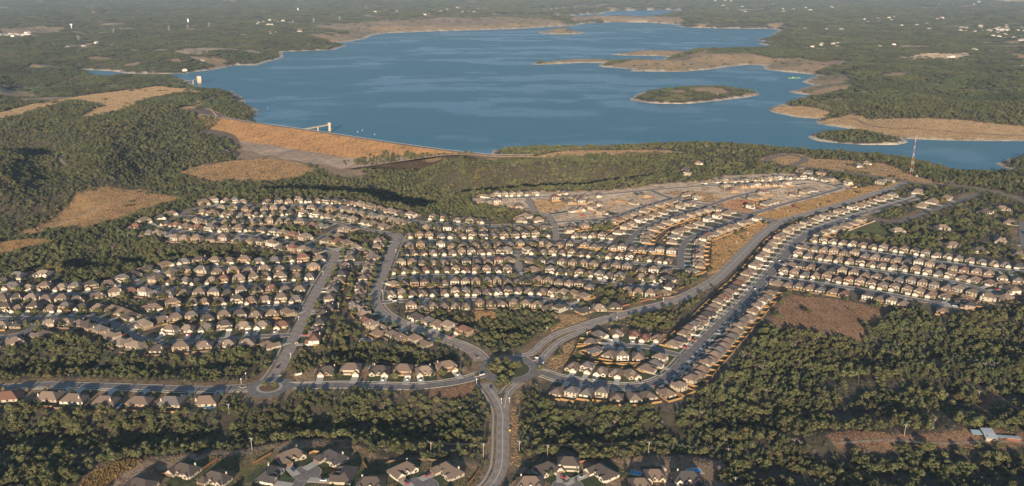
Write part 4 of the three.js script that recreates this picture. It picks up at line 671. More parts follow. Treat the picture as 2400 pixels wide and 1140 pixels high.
{
  const t = new TB(), m4 = new THREE.Matrix4(), q = new THREE.Quaternion(), Y = new THREE.Vector3(0, 1, 0), b = new TB().box(-0.5, 0.5, -0.5, 0.5, -0.5, 0.5);
  for (const h of farHouses) {
    m4.compose(new THREE.Vector3(h.x, h.y, h.z), q.setFromAxisAngle(Y, h.turn), new THREE.Vector3(h.sx, 1, h.sz));
    t.col = wallTones[h.wall].c; t.add(h.K.wallTB, m4); t.col = roofTones[h.roof].c; t.add(h.K.roofTB, m4);
    const small = (x, y, z, sx, sy, sz, c) => { const k = m4.clone().multiply(new THREE.Matrix4().compose(new THREE.Vector3(x, y, z), new THREE.Quaternion(), new THREE.Vector3(sx, sy, sz))); t.col = c; t.add(b, k); };
    small(h.K.garage[0], 1.15, h.K.garage[1] + 0.03, h.K.garage[2], 2.2, 0.1, [0.6, 0.55, 0.47]);
    for (const [x, y, z, ww, hh, side] of h.K.wins) if (side === 'f' || side === 'b') small(x, y, z + (side === 'f' ? 0.03 : -0.03), ww, hh, 0.12, [0.04, 0.045, 0.05]);
  }
  if (t.p.length) stuff('distant_houses', t.geo(true), M({ vertexColors: true, map: rep(texWall, 0.35) }));
}
/* ------------------------------------------------------------------ plots: lawns, drives, garden fences */
const treeSpots = [];                                               // garden trees, filled here, planted with the rest
const matDrive = M({ color: C(0.52, 0.475, 0.42), map: rep(texWall, 0.25) });
const matCedar = M({ color: C(0.37, 0.225, 0.1), map: rep(texWall, 0.4) }), matOldFence = M({ color: C(0.19, 0.13, 0.09), map: rep(texWall, 0.4) }), matRedFence = M({ color: C(0.27, 0.12, 0.06), map: rep(texWall, 0.4) });
{
  const lawn = new TB(), farDrive = new TB(), farFence = new TB(); const m4 = new THREE.Matrix4(); let nf = 0; const shown = new Set(shownHouses);
  for (const h of lived) {
    const rx = h.fz, rz = -h.fx, hw = h.lot / 2 - 0.1, dHalf = h.depth / 2, newer = h.style === 'n' || h.style === 'e', y = h.y;
    const pt = (a, b, yy) => [h.x + rx * a + h.fx * b, y + yy, h.z + rz * a + h.fz * b];
    const green = (k) => { const v = rr(0.75, 1.3); lawn.col = R() < k ? [0.062 * v, 0.08 * v, 0.028 * v] : [0.17 * v, 0.12 * v, 0.06 * v]; };
    const back = h.cls === 'B' ? 9 : h.cls === 'M' ? 6.5 : 6;
    const patch = (a0, a1, b0, b1, yy) => { const n = Math.max(1, Math.round((b1 - b0) / 5)); for (let i = 0; i < n; i++) { const c0 = lerp(b0, b1, i / n), c1 = lerp(b0, b1, (i + 1) / n); lawn.quad(pt(a0, c0, yy), pt(a0, c1, yy), pt(a1, c1, yy), pt(a1, c0, yy)); } };
    if (!h.noDrive && h.toRoad > dHalf + 1 && h.style !== 'w') { green(newer ? 0.85 : 0.75); patch(-hw, hw, dHalf - 3, h.toRoad - 0.7, 0.14); }
    if (h.style !== 'w') { green(newer ? 0.6 : 0.5); patch(-hw, hw, -dHalf - back, -dHalf + 1, 0.13); }
    const gx = h.K.garage[0] * h.sx;
    if (!h.noDrive && h.toRoad > dHalf + 1.5 && h.toRoad < 40) {
      const len = h.toRoad - dHalf + 0.9, w = h.cls === 'B' ? 6.2 : 4.9, mid = dHalf + len / 2 - 0.3;
      if (shown.has(h)) { const d = struct('driveway', unit, matDrive); const q = pt(gx, mid, 0.06); d.position.set(...q); d.rotation.y = h.turn; d.scale.set(w, 0.52, len); }
      else { farDrive.add(new TB().box(-w / 2, w / 2, -0.2, 0.32, -len / 2, len / 2), m4.compose(new THREE.Vector3(...pt(gx, mid, 0)), new THREE.Quaternion().setFromAxisAngle(new THREE.Vector3(0, 1, 0), h.turn), new THREE.Vector3(1, 1, 1))); }
    }
    if (h.style !== 'w' && h.style !== 'v' && (newer || R() < 0.8)) {
      const back2 = dHalf + back, side = back + dHalf * 0.9;
      if (shown.has(h) && nf < 300) {
        nf++;
        const kindF = h.style === 'n' ? 'cedar' : h.style === 'v' ? 'red' : R() < 0.2 ? 'cedar' : 'old';
        const f = thing('garden_fence', `${{ cedar: 'cedar', red: 'reddish', old: 'brown' }[kindF]} fence behind ${ordinal(h.rank)} house from left ${h.phrase}`, 'fence', h.x, y, h.z, h.turn, 'garden fences ' + h.phrase), mt = { cedar: matCedar, red: matRedFence, old: matOldFence }[kindF];
        const pn = (x, z, sx, sz) => { const m = mesh('fence_panel', unit, mt, f); m.position.set(x, 0.95, z); m.scale.set(sx, 1.9, sz); };
        pn(0, -back2, h.lot, 0.12); pn(h.lot / 2 - 0.08, -back2 + side / 2 + 0.08, 0.12, side); if (h.cls === 'B' || newer) pn(-h.lot / 2 + 0.2, -back2 + side / 2 + 0.08, 0.12, side);
      } else {
        farFence.col = h.style === 'n' ? [0.37, 0.225, 0.1] : [0.2, 0.135, 0.09];
        const q4 = m4.compose(new THREE.Vector3(h.x, y, h.z), new THREE.Quaternion().setFromAxisAngle(new THREE.Vector3(0, 1, 0), h.turn), new THREE.Vector3(1, 1, 1));
        farFence.add(new TB().box(-h.lot / 2, h.lot / 2, 0, 1.9, -back2 - 0.06, -back2 + 0.06), q4); farFence.add(new TB().box(h.lot / 2 - 0.14, h.lot / 2 - 0.02, 0, 1.9, -back2 + 0.1, -back2 + side), q4);
      }
    }
    const tree = (a, b, s) => { const q = pt(a, b, 0); if (roadDist(q[0], q[2]) > (h.road.hw + 0.8)) treeSpots.push([q[0], q[2], s]); };
    if (h.style === 'o' || h.style === 'e') { const sgn = gx > 0 ? -1 : 1; const n = h.style === 'o'; if (R() < (n ? 0.9 : 0.55)) tree(sgn * rr(0.2, 0.42) * h.lot, dHalf + rr(2.5, 5.5), n ? rr(0.8, 1.3) : rr(0.4, 0.65)); if (n && R() < 0.8) tree(rr(-0.45, 0.45) * h.lot, -dHalf - rr(2.5, back), rr(0.7, 1.2)); if (n && R() < 0.6) tree(-sgn * 0.5 * h.lot, dHalf + rr(0, 3), rr(0.5, 0.9)); if (n && R() < 0.4) tree(rr(-0.5, 0.5) * h.lot, -dHalf - rr(1.5, back + 1), rr(0.6, 1.0)); }
    else if (h.style === 'n' && R() < 0.3) tree((gx > 0 ? -1 : 1) * 0.35 * h.lot, dHalf + rr(2, 4), rr(0.2, 0.32));
    else if (h.style === 'w') for (let i = 0; i < 4; i++) { const t = R() * 6.3; tree(Math.cos(t) * rr(13, 18), Math.sin(t) * rr(12, 17), rr(0.8, 1.2)); }
    else if (h.style === 'v' && R() < 0.6) tree(rr(-0.4, 0.4) * h.lot, dHalf + rr(3, 6), rr(0.3, 0.45));
  }
  stuff('lawn_grass', lawn.geo(true), M({ vertexColors: true, map: rep(texSoil, 0.12), bumpMap: rep(texBump, 1), bumpScale: 0.1 }));
  if (farDrive.p.length) struct('distant_driveways', farDrive.geo(), matDrive).userData.kind = 'stuff';
  if (farFence.p.length) stuff('distant_fences', farFence.geo(true), M({ vertexColors: true }));
}

/* ------------------------------------------------------------------ trees */
function leafBall(t, cx, cy, cz, r, n, size, rand, flat = 0.8) {
  for (let i = 0; i < n; i++) {
    const u = rand() * 2 - 1, a = rand() * 6.283, uu = u * 0.75 + 0.25, s = Math.sqrt(1 - uu * uu), nx = s * Math.cos(a), nz = s * Math.sin(a), ny = uu, k = r * (0.75 + 0.3 * rand());
    const px = cx + nx * k, py = cy + ny * k * flat, pz = cz + nz * k;
    const N = new THREE.Vector3(nx + (rand() - 0.5) * 0.9, ny + (rand() - 0.5) * 0.9, nz + (rand() - 0.5) * 0.9).normalize(), U = new THREE.Vector3(rand() - 0.5, rand() - 0.5, rand() - 0.5).cross(N).normalize(), W = N.clone().cross(U), q = size * (0.6 + 0.7 * rand());
    const P = (x, y) => [px + U.x * x * q + W.x * y * q, py + U.y * x * q + W.y * y * q, pz + U.z * x * q + W.z * y * q];
    const g = 0.82 + 0.36 * rand(); t.col = [g, g, g * (0.85 + 0.3 * rand())];
    t.quad(P(-0.55, -0.3), P(0.15, -0.6), P(0.6, 0.2), P(-0.1, 0.55));
  }
}
const species = [];
function makeTree(kind, seed) {
  const rand = rng(seed), crown = new TB(), trunk = new TB(); trunk.col = [1, 1, 1];
  const bark = (a, b, r) => trunk.bar(a, b, r, 5);
  if (kind === 'oak') {
    const n = 9 + Math.floor(rand() * 4);
    bark([0, -0.4, 0], [0.2, 2.2, 0.1], [0.34, 0.24]);
    for (let i = 0; i < n; i++) { const a = i / n * 6.283 * 2.4 + rand(), rad = i < 2 ? 0.5 : 1.2 + 1.5 * rand(), y = i < 2 ? 5.0 : 2.6 + 2.2 * rand() * (1 - (rad - 1) / 3.2), r = 1.25 + 0.65 * rand(), x = Math.cos(a) * rad, z = Math.sin(a) * rad; if (i % 2) bark([0.2, 2.1, 0.1], [x * 0.8, y - 0.3, z * 0.8], [0.16, 0.06]); leafBall(crown, x, y, z, r, 30, 0.7, rand, 0.78); }
  } else if (kind === 'cedar') {
    bark([0, -0.4, 0], [0, 3.4, 0], [0.24, 0.1]);
    for (let i = 0; i < 9; i++) { const y = 0.9 + i * 0.6, rad = (1 - i / 10) * 1.05, a = i * 2.4 + rand(); leafBall(crown, Math.cos(a) * rad, y, Math.sin(a) * rad, 1.2 - i * 0.07, 26, 0.58, rand, 0.9); }
  } else if (kind === 'round') {
    bark([0, -0.4, 0], [0, 2.6, 0], [0.2, 0.1]);
    for (let i = 0; i < 7; i++) { const a = i * 2.4 + rand(), rad = i ? 0.5 + 0.8 * rand() : 0, y = i ? 2.4 + 2.4 * rand() : 5.2; leafBall(crown, Math.cos(a) * rad, y, Math.sin(a) * rad, 1.15, 28, 0.58, rand, 1); }
  } else {
    const grow = (p, d, len, r, k) => { const e = [p[0] + d[0] * len, p[1] + d[1] * len, p[2] + d[2] * len]; (k > 2 ? trunk : crown).bar(p, e, [r, r * 0.6], 3); if (k) for (let i = 0; i < (k > 2 ? 4 : 3); i++) { const q = [d[0] + (rand() - 0.5) * 1.5, d[1] + (rand() - 0.25) * 0.8, d[2] + (rand() - 0.5) * 1.5], l = Math.hypot(...q); grow(e, q.map((v) => v / l), len * (0.6 + 0.25 * rand()), r * 0.55, k - 1); } };
    grow([0, -0.3, 0], [0.05, 1, 0.05], 1.9, 0.28, 3);
    for (let i = 0; i < 6; i++) leafBall(crown, (rand() - 0.5) * 4, 3.2 + rand() * 2, (rand() - 0.5) * 4, 0.8, 9, 0.4, rand);
  }
  const cg = crown.geo(true), tg = trunk.geo(true), dark = tg.clone(), ca = dark.attributes.color; for (let i = 0; i < ca.count; i++) { if (kind === 'bare') ca.setXYZ(i, 0.9, 0.9, 0.9); else ca.setXYZ(i, 0.9, 0.7, 1.2); }
  const sp_ = { kind, crown: cg, trunk: tg, whole: mergeGeometries([cg, dark]), list: [], cols: [] }; species.push(sp_); return sp_;
}
const oaks = [1, 2, 3, 4, 5].map((s) => makeTree('oak', 40 + s)), cedars = [1, 2, 3].map((s) => makeTree('cedar', 60 + s)), rounds = [1, 2].map((s) => makeTree('round', 70 + s)), bares = [1, 2].map((s) => makeTree('bare', 80 + s));
const matLeaf = M({ vertexColors: true, color: C(1, 1, 1), roughness: 1 }), matBark = M({ color: C(0.13, 0.1, 0.075) }), matBarkPale = M({ color: C(0.3, 0.26, 0.21) });
const leafTone = (kind, x, z) => {
  const n = 1 + 0.22 * noise(x / 70, z / 70) + rr(-0.3, 0.3), w = noiseB(x / 160, z / 160) * 0.5 + rr(-0.5, 0.5);
  let c = kind === 'oak' ? [0.09, 0.093, 0.035] : kind === 'cedar' ? [0.056, 0.072, 0.031] : kind === 'round' ? [0.055, 0.075, 0.024] : [0.25, 0.215, 0.175];
  if (kind === 'oak' && w > 0.74) c = [0.12, 0.105, 0.04]; if (kind === 'round' && w > 0.66) c = [0.2, 0.16, 0.04];
  return [c[0] * n * (1 + 0.12 * w), c[1] * n, c[2] * n];
};
const trees = [];
function plant(x, z, s, kind, hs = 1) { const sp_ = pick(kind === 'oak' ? oaks : kind === 'cedar' ? cedars : kind === 'round' ? rounds : bares); trees.push({ x, z, y: Math.max(ground(x, z), damTop(x, z)), s, hs, a: R() * 6.283, sp: sp_, c: leafTone(kind, x, z), D: Math.hypot(x, z) }); }
for (const [x, z, s] of treeSpots) plant(x, z, s, R() < 0.15 ? 'cedar' : s > 1.0 ? 'oak' : 'round');
function canGrow(x, z, D) {
  const rd = D < 2330 ? roadDist(x, z) : 200; if (rd < 11.5) return false;
  if (D < 2330 && houseDist(x, z) < 16.5) return false;
  for (const q of [ringSmall, ringBig]) { const dx = x - q.c[0], dz = z - q.c[1]; if (Math.hypot(dx, dz * (dz > 0 ? 0.72 : 1)) < q.r1 + 7) return false; }
  for (const P of trackLines) { if (Math.abs(P[0][1] - z) < 500 && lineD(x, z, P) < 6) return false; }
  const wb = D < 700 ? 4 : 11, t = zoneAt(x + wb * noise(x / 26, z / 26), z + wb * noiseB(x / 26, z / 26)); if (t && !(t === 'meadow' && R() < 0.012 + (noise(x / 48 + 5, z / 48) > 0.6 ? 0.06 : 0))) return false;
  return true;
}
const sparse = [GP([[1950, 430], [2420, 440], [2420, 640], [2300, 610], [1960, 560], [2040, 520]]), GP([[1930, 880], [2420, 880], [2420, 1150], [1700, 1150], [1750, 1050], [1940, 1000]]), GP([[1470, 345], [1850, 350], [1900, 400], [1700, 410], [1560, 400]]), GP([[100, 430], [430, 425], [330, 440], [180, 462], [60, 490]], -30), GP([[860, 740], [1000, 760], [1130, 800], [1000, 800], [880, 780]])];
for (let D = 430; D < 2500; ) {
  const step = D < 1300 ? 4.8 : D < 1800 ? 5.4 : 6.3, half = Math.min(0.74 * D + 70, 1900);
  for (let x = -half; x < half; x += step) {
    const X = x + rr(-0.5, 0.5) * step, zz = -(D + rr(-0.5, 0.5) * step), dens = noise(X / 45, zz / 45) * 0.6 + noiseB(X / 15, zz / 15) * 0.4;
    let lim = -0.44; const rdn = D < 2330 ? roadDist(X, zz) : 200; for (const q of sparse) if (inPoly(X, zz, q)) lim = -0.12;
    const gap = dens < lim; if (gap && R() < 0.55) continue;
    if (!canGrow(X, zz, D)) continue;
    if (gap || (D < 1300 && R() < 0.12)) { if (shore(X, zz) > 12) { plant(X + rr(-2, 2), zz + rr(-2, 2), rr(0.3, 0.55), 'round', rr(0.5, 0.8)); const q = trees.at(-1), m = rr(0.9, 1.5); q.c = [0.085 * m, 0.075 * m, 0.034 * m]; } if (gap) continue; }
    const s = shore(X, zz); if (s < 10) continue; if (s < 16 && R() < 0.5) continue;
    const kn = noise(X / 120 + 31, zz / 120), r = R(), kind = r < 0.02 + (noiseB(X / 55 + 3, zz / 55) > 0.62 ? 0.3 : 0) ? 'bare' : r < 0.27 + kn * 0.25 ? 'cedar' : 'oak';
    plant(X, zz, (kind === 'oak' ? rr(0.55, 1.32) : kind === 'cedar' ? rr(0.65, 1.25) : rr(0.7, 1.1)) * (0.92 + 0.34 * noise(X / 42 + 8, zz / 42)) * (rdn < 26 ? 0.72 : 1) * (D > 1800 ? 1.1 : 1), kind, kind === 'cedar' ? rr(0.75, 1.0) : rr(0.8, 1.05));
  }
  D += step;
}
/* lone trees that the photograph shows by themselves */
for (const [px, py, s, k] of [[1895, 738, 1.1, 'oak'], [1992, 730, 0.6, 'round'], [1150, 870, 1.5, 'oak'], [1165, 862, 1.6, 'oak'], [1185, 858, 1.5, 'oak'], [1205, 868, 1.4, 'oak'], [1175, 878, 1.4, 'oak'], [1195, 884, 1.1, 'oak'], [1160, 872, 1.3, 'oak'], [1215, 864, 1.2, 'oak'], [1178, 900, 1.5, 'oak'], [1170, 906, 1.1, 'oak'], [1190, 905, 1.1, 'oak'],
  [621, 908, 0.95, 'oak'], [644, 909, 1.0, 'oak'], [1266, 872, 1.1, 'oak'], [1310, 832, 0.8, 'round'], [1410, 640, 1.1, 'round'], [1680, 600, 0.5, 'round'], [1700, 562, 0.6, 'oak'], [1730, 550, 0.8, 'oak'], [1738, 546, 0.6, 'oak'], [1346, 600, 0.9, 'round'], [1490, 614, 0.9, 'round'], [1480, 650, 1.3, 'oak'], [1455, 690, 1.3, 'oak'], [1430, 676, 1.2, 'oak'], [1420, 714, 1.4, 'oak'], [1450, 704, 1.3, 'oak'], [1470, 700, 1.2, 'oak'], [1405, 690, 1.1, 'oak'], [900, 600, 0.9, 'round'], [912, 652, 1.1, 'round'], [925, 655, 1.0, 'round'],
  [1460, 1072, 1.2, 'oak'], [1290, 1118, 0.9, 'oak'], [1470, 1120, 0.8, 'round'], [1350, 1135, 0.7, 'round'], [1410, 1068, 0.7, 'oak']]) { const [x, z] = G(px, py); plant(x, z, s, k); }
trees.sort((a, b) => a.D - b.D);
{
  let n = 0; const names = { oak: 'live_oak', cedar: 'cedar_tree', round: 'garden_tree', bare: 'bare_tree' }, tone = { oak: 'olive green spreading oak', cedar: 'dark green upright cedar', round: 'rounded garden tree', bare: 'leafless pale grey tree' };
  const mats = new Map(), matOf = (c) => { const k = c.map((v) => Math.round(v * 60)).join(','); if (!mats.has(k)) mats.set(k, M({ color: C(...c.map((v) => Math.round(v * 60) / 60 + 0.002)), vertexColors: true, roughness: 1 })); return mats.get(k); };
  const rankOf = new Map();
  for (const t of trees) {
    if (n < 300 && inFrame(t.x, t.z, 0.0) && t.D * 1 > 0) {
      n++;
      const u = t.x / (-t.z * cp + CAM_Y * sp), where = u < -0.36 ? 'in the bottom left wood' : u < -0.05 ? 'at the wood edge behind the valley courts' : u < 0.08 ? 'beside the entrance road at the bottom' : u < 0.27 ? 'behind the bottom right gardens' : u < 0.45 ? 'in scrub left of the metal barn clearing' : 'in the wood below the metal barn';
      const lb = `${tone[t.sp.kind]} ${where}`, key = lb; rankOf.set(key, (rankOf.get(key) || []).concat([[u, null]]));
      const o = thing(names[t.sp.kind], lb, 'tree', t.x, t.y, t.z, t.a, lb + 's'); rankOf.get(key).at(-1)[1] = o; o.scale.set(t.s, t.s * t.hs, t.s);
      mesh('trunk', t.sp.trunk, t.sp.kind === 'bare' ? matBarkPale : matBark, o); mesh('crown', t.sp.crown, matOf(t.c), o);
    } else { t.sp.list.push(t); }
  }
  for (const L of rankOf.values()) L.sort((a, b) => a[0] - b[0]).forEach(([, o], i) => { o.userData.label = `${o.userData.label}, ${ordinal(i + 1)} from left`; });
  const m4 = new THREE.Matrix4(), q = new THREE.Quaternion(), Y = new THREE.Vector3(0, 1, 0), c = new THREE.Color();
  for (const s of species) {
    if (!s.list.length) continue;
    const im = sh(new THREE.InstancedMesh(s.whole, matLeaf, s.list.length)); im.name = numbered({ oak: 'oak_woodland', cedar: 'cedar_woodland', round: 'garden_greenery', bare: 'bare_woodland' }[s.kind]); im.userData.kind = 'stuff';
    s.list.forEach((t, i) => { im.setMatrixAt(i, m4.compose(new THREE.Vector3(t.x, t.y, t.z), q.setFromAxisAngle(Y, t.a), new THREE.Vector3(t.s, t.s * t.hs, t.s))); im.setColorAt(i, c.setRGB(...t.c)); });
    scene.add(im);
  }
  console.log('trees', trees.length, 'houses', shownHouses.length, farHouses.length);
}
/* woods farther off: clumps of crowns */
{
  const clump = (seed, span, n, r0, q) => { const rand = rng(seed), t = new TB(); for (let i = 0; i < n; i++) { const a = i * 2.4, rad = Math.sqrt(i / n) * span / 2; leafBall(t, Math.cos(a) * rad + (rand() - 0.5) * 3, 3.2 + rand() * 1.6, Math.sin(a) * rad + (rand() - 0.5) * 3, r0 * (0.7 + 0.6 * rand()), q, r0 * 0.72, rand, 0.85); } return t.geo(true); };
  const near = [1, 2, 3].map((s) => clump(100 + s, 26, 22, 2.9, 16)), farC = [1, 2].map((s) => clump(120 + s, 62, 34, 5, 12));
  const lists = [...near, ...farC].map(() => []);
  for (let D = 2480; D < 15500; ) {
    const big = D > 6200, step = big ? 50 : 21, half = 0.7 * D;
    for (let x = -half; x < half; x += step) {
      const X = x + rr(-0.45, 0.45) * step, zz = -(D + rr(-0.45, 0.45) * step);
      let scrub = 1; if (zoneAt(X, zz)) { if (R() > (noise(X / 130, zz / 90) > 0.25 ? 0.45 : 0.04)) continue; scrub = 0.5; }
      const s = shore(X, zz); if (s < (big ? 42 : 24)) continue;
      const cl = clearing(X, zz); if (cl > 0.42 || (cl > 0.22 && R() < 0.5)) continue; if (noise(X / 60, zz / 60) < -0.66) continue;
      const k = big ? 3 + Math.floor(R() * 2) : Math.floor(R() * 3), n = 1 + 0.3 * noise(X / 260, zz / 260) + rr(-0.16, 0.16);
      lists[k].push([X, ground(X, zz) - 0.6, zz, R() * 6.28, rr(0.8, 1.2) * scrub, [0.066 * n * (1 + 0.12 * noiseB(X / 300, zz / 300)), 0.076 * n, 0.03 * n]]);
    }
    D += step;
  }
  const m4 = new THREE.Matrix4(), q = new THREE.Quaternion(), Y = new THREE.Vector3(0, 1, 0), c = new THREE.Color();
  lists.forEach((L, k) => { if (!L.length) return; const im = sh(new THREE.InstancedMesh([...near, ...farC][k], matLeaf, L.length)); im.name = numbered(k < 3 ? 'far_woodland' : 'hill_woodland'); im.userData.kind = 'stuff'; L.forEach(([x, y, z, a, s, col], i) => { im.setMatrixAt(i, m4.compose(new THREE.Vector3(x, y, z), q.setFromAxisAngle(Y, a), new THREE.Vector3(s, s * rr(0.8, 1.2), s))); im.setColorAt(i, c.setRGB(...col)); }); scene.add(im); });
  console.log('clumps', lists.map((l) => l.length).join(' '));
}
/* ------------------------------------------------------------------ dry grass on the open fields */
{
  const t = new TB(), rand = rng(5); for (let i = 0; i < 15; i++) { const a = rand() * 6.28, r = 1.8 * Math.sqrt(rand()), x = Math.cos(a) * r, z = Math.sin(a) * r, b = rand() * 3.14, w = 0.16 + 0.18 * rand(), h = 0.3 + 0.35 * rand(), cx = Math.cos(b) * w, cz = Math.sin(b) * w, lx = (rand() - 0.5) * 0.4, lz = (rand() - 0.5) * 0.4, g = 0.8 + 0.4 * rand(); t.col = [g, g, g]; t.quad([x - cx, -0.1, z - cz], [x + cx, -0.1, z + cz], [x + cx * 0.7 + lx, h, z + cz * 0.7 + lz], [x - cx * 0.7 + lx, h * 0.9, z - cz * 0.7 + lz]); }
  const geo = t.geo(true), L = [];
  for (const q of zones) {
    if (!['meadow', 'tan', 'redfield', 'verge', 'strawberry', 'yardland', 'dirtred', 'lawnland'].includes(q.type)) continue;
    const c0 = shades[q.type], step = q.b[3] < -1300 ? 3.4 : 2.5;
    if (q.b[3] < -2750 || q.b[2] < -3400) continue;
    for (let x = q.b[0]; x < q.b[1]; x += step) for (let z = q.b[2]; z < q.b[3]; z += step) {
      const X = x + rr(-0.5, 0.5) * step, zz = z + rr(-0.5, 0.5) * step; if (Math.abs(X) > -zz * 0.7 + 60 || !inPoly(X, zz, q.P)) continue;
      if (roadDist(X, zz) < 8.5 || houseDist(X, zz) < 12 || noise(X / 17, zz / 17) < -0.7 || shore(X, zz) < 6 || inPoly(X, zz, damFoot)) continue;
      const low = q.type === 'lawnland' || q.type === 'yardland' ? 0.45 : q.type === 'strawberry' ? 2 : q.type === 'redfield' ? 0.6 : 1, n = 1.05 + 0.3 * fbm(X / 40, zz / 40, 3) + rr(-0.1, 0.1);
      L.push([X, ground(X, zz), zz, rr(0.8, 1.3), low, [c0[0] * n, c0[1] * n, c0[2] * n]]);
    }
  }
  const N = offsetLine(damLine, 1);
  for (let i = 1; i < damLine.length; i++) for (let off = 7; off < 6 + 74 * damTaper(damLine[i][0]); off += 3) for (let k = 0; k < 12; k += 3) {
    const u = (k + rr(0, 3)) / 12, o = off + rr(-1.5, 1.5), a = damLine[i - 1], b = damLine[i], nx = N[i][0] - b[0], nz = N[i][1] - b[1], x = lerp(a[0], b[0], u) + nx * o, z = lerp(a[1], b[1], u) + nz * o, n = 1 + 0.45 * fbm(x / 50 + z / 90, z / 20, 4) + rr(-0.1, 0.1);
    if (!inPoly(x, z, damFoot)) continue; L.push([x, damTop(x, z) + 0.02, z, rr(0.8, 1.2), 1, [0.36 * n, 0.205 * n, 0.086 * n]]);
  }
  const im = sh(new THREE.InstancedMesh(geo, M({ vertexColors: true, roughness: 1 }), L.length)); im.name = 'dry_grass'; im.userData.kind = 'stuff';
  const m4 = new THREE.Matrix4(), q = new THREE.Quaternion(), Y = new THREE.Vector3(0, 1, 0), c = new THREE.Color();
  L.forEach(([x, y, z, s, hs, col], i) => { im.setMatrixAt(i, m4.compose(new THREE.Vector3(x, y, z), q.setFromAxisAngle(Y, R() * 6.28), new THREE.Vector3(s, s * hs, s))); im.setColorAt(i, c.setRGB(...col)); }); scene.add(im);
  console.log('grass', L.length);
}
/* ------------------------------------------------------------------ boundary fences */
function fenceRun(px, label, mat, hgt = 1.9, name = 'boundary_fence') {
  const P = GP(px), o = thing(name, label, 'fence', P[0][0], ground(...P[0]), P[0][1], 0, 'boundary fences');
  for (let i = 1; i < P.length; i++) { const [a, b] = [P[i - 1], P[i]], len = Math.hypot(b[0] - a[0], b[1] - a[1]), n = Math.max(1, Math.round(len / 7)); for (let k = 0; k < n; k++) { const x = lerp(a[0], b[0], (k + 0.5) / n), z = lerp(a[1], b[1], (k + 0.5) / n), m = mesh('fence_panel', unit, mat, o); m.position.set(x - P[0][0], ground(x, z) - ground(...P[0]) + hgt / 2 - 0.05, z - P[0][1]); m.rotation.y = Math.atan2(-(b[1] - a[1]), b[0] - a[0]); m.scale.set(len / n - 0.05, hgt, 0.14); } }
}
fenceRun([[1361, 788], [1351, 815], [1327, 860]], 'grey plank fence left of the cul-de-sac gardens', matOldFence);
fenceRun([[1330, 872], [1322, 868], [1340, 846], [1400, 852], [1470, 858], [1500, 853], [1530, 850]], 'cedar fence winding between the two rows inside the bend', matCedar);
fenceRun([[1351, 815], [1375, 812], [1381, 818]], 'short cedar fence beside the cul-de-sac bungalow', matCedar);
fenceRun([[1669, 565], [1667, 600], [1664, 636], [1632, 645]], 'bright cedar fence around the outer new street corner', matCedar);
fenceRun([[1669, 564], [1720, 545], [1788, 521]], 'bright cedar fence along grass triangle by the parkway', matCedar);
fenceRun([[1355, 738], [1400, 731], [1450, 722], [1530, 702], [1615, 670]], 'reddish brown fence above the parkway curve', matRedFence);
fenceRun([[1545, 568], [1566, 546], [1600, 530], [1650, 510], [1700, 494]], 'cedar fence between the two curved new streets', matCedar);
fenceRun([[1420, 542], [1450, 540], [1485, 522], [1530, 503], [1580, 486]], 'cedar fence behind the bungalows of the upper new street', matCedar);
fenceRun([[1966, 551], [2052, 519]], 'pale wall-like fence beside the green paddock', matDrive, 1.8);
fenceRun([[358, 1094], [377, 1115], [400, 1113]], 'red-brown fence left of the bottom left house', matRedFence);
fenceRun([[472, 1105], [478, 1100], [510, 1077]], 'red-brown fence right of the bottom left house', matRedFence);
fenceRun([[592, 1090], [612, 1078], [636, 1064]], 'short slanting fence left of the valley court', matRedFence);
fenceRun([[724, 1066], [736, 1061], [748, 1063]], 'short lit fence between two valley court houses', matCedar);
fenceRun([[850, 1084], [862, 1103]], 'short fence right of the valley court', matRedFence);
fenceRun([[868, 1112], [912, 1084], [1000, 1079], [1066, 1088]], 'thin grey fence behind the houses beside the entrance road', matOldFence, 1.6);
fenceRun([[1095, 1140], [1112, 1120], [1122, 1103]], 'brown fence left of the entrance road at the bottom', matRedFence);
fenceRun([[1200, 1137], [1232, 1110], [1252, 1082]], 'dark fence right of the entrance road at the bottom', matOldFence);
fenceRun([[1290, 1083], [1310, 1078], [1360, 1086], [1396, 1080]], 'long reddish fence behind the two-storey house at bottom right', matRedFence);
fenceRun([[1475, 1112], [1485, 1080]], 'weathered fence left of the bottom right pool', matOldFence);
fenceRun([[1352, 555], [1344, 546], [1395, 538], [1425, 541]], 'cedar fence behind five houses by the winding lane', matCedar);
fenceRun([[1418, 496], [1448, 480], [1425, 474]], 'cedar fence zigzag on a bare new lot', matCedar); fenceRun([[1443, 472], [1478, 478], [1455, 469], [1443, 472]], 'cedar fence around an empty new lot', matCedar);
fenceRun([[1775, 505], [1800, 500]], 'short fence by the parkway crossing', matCedar);

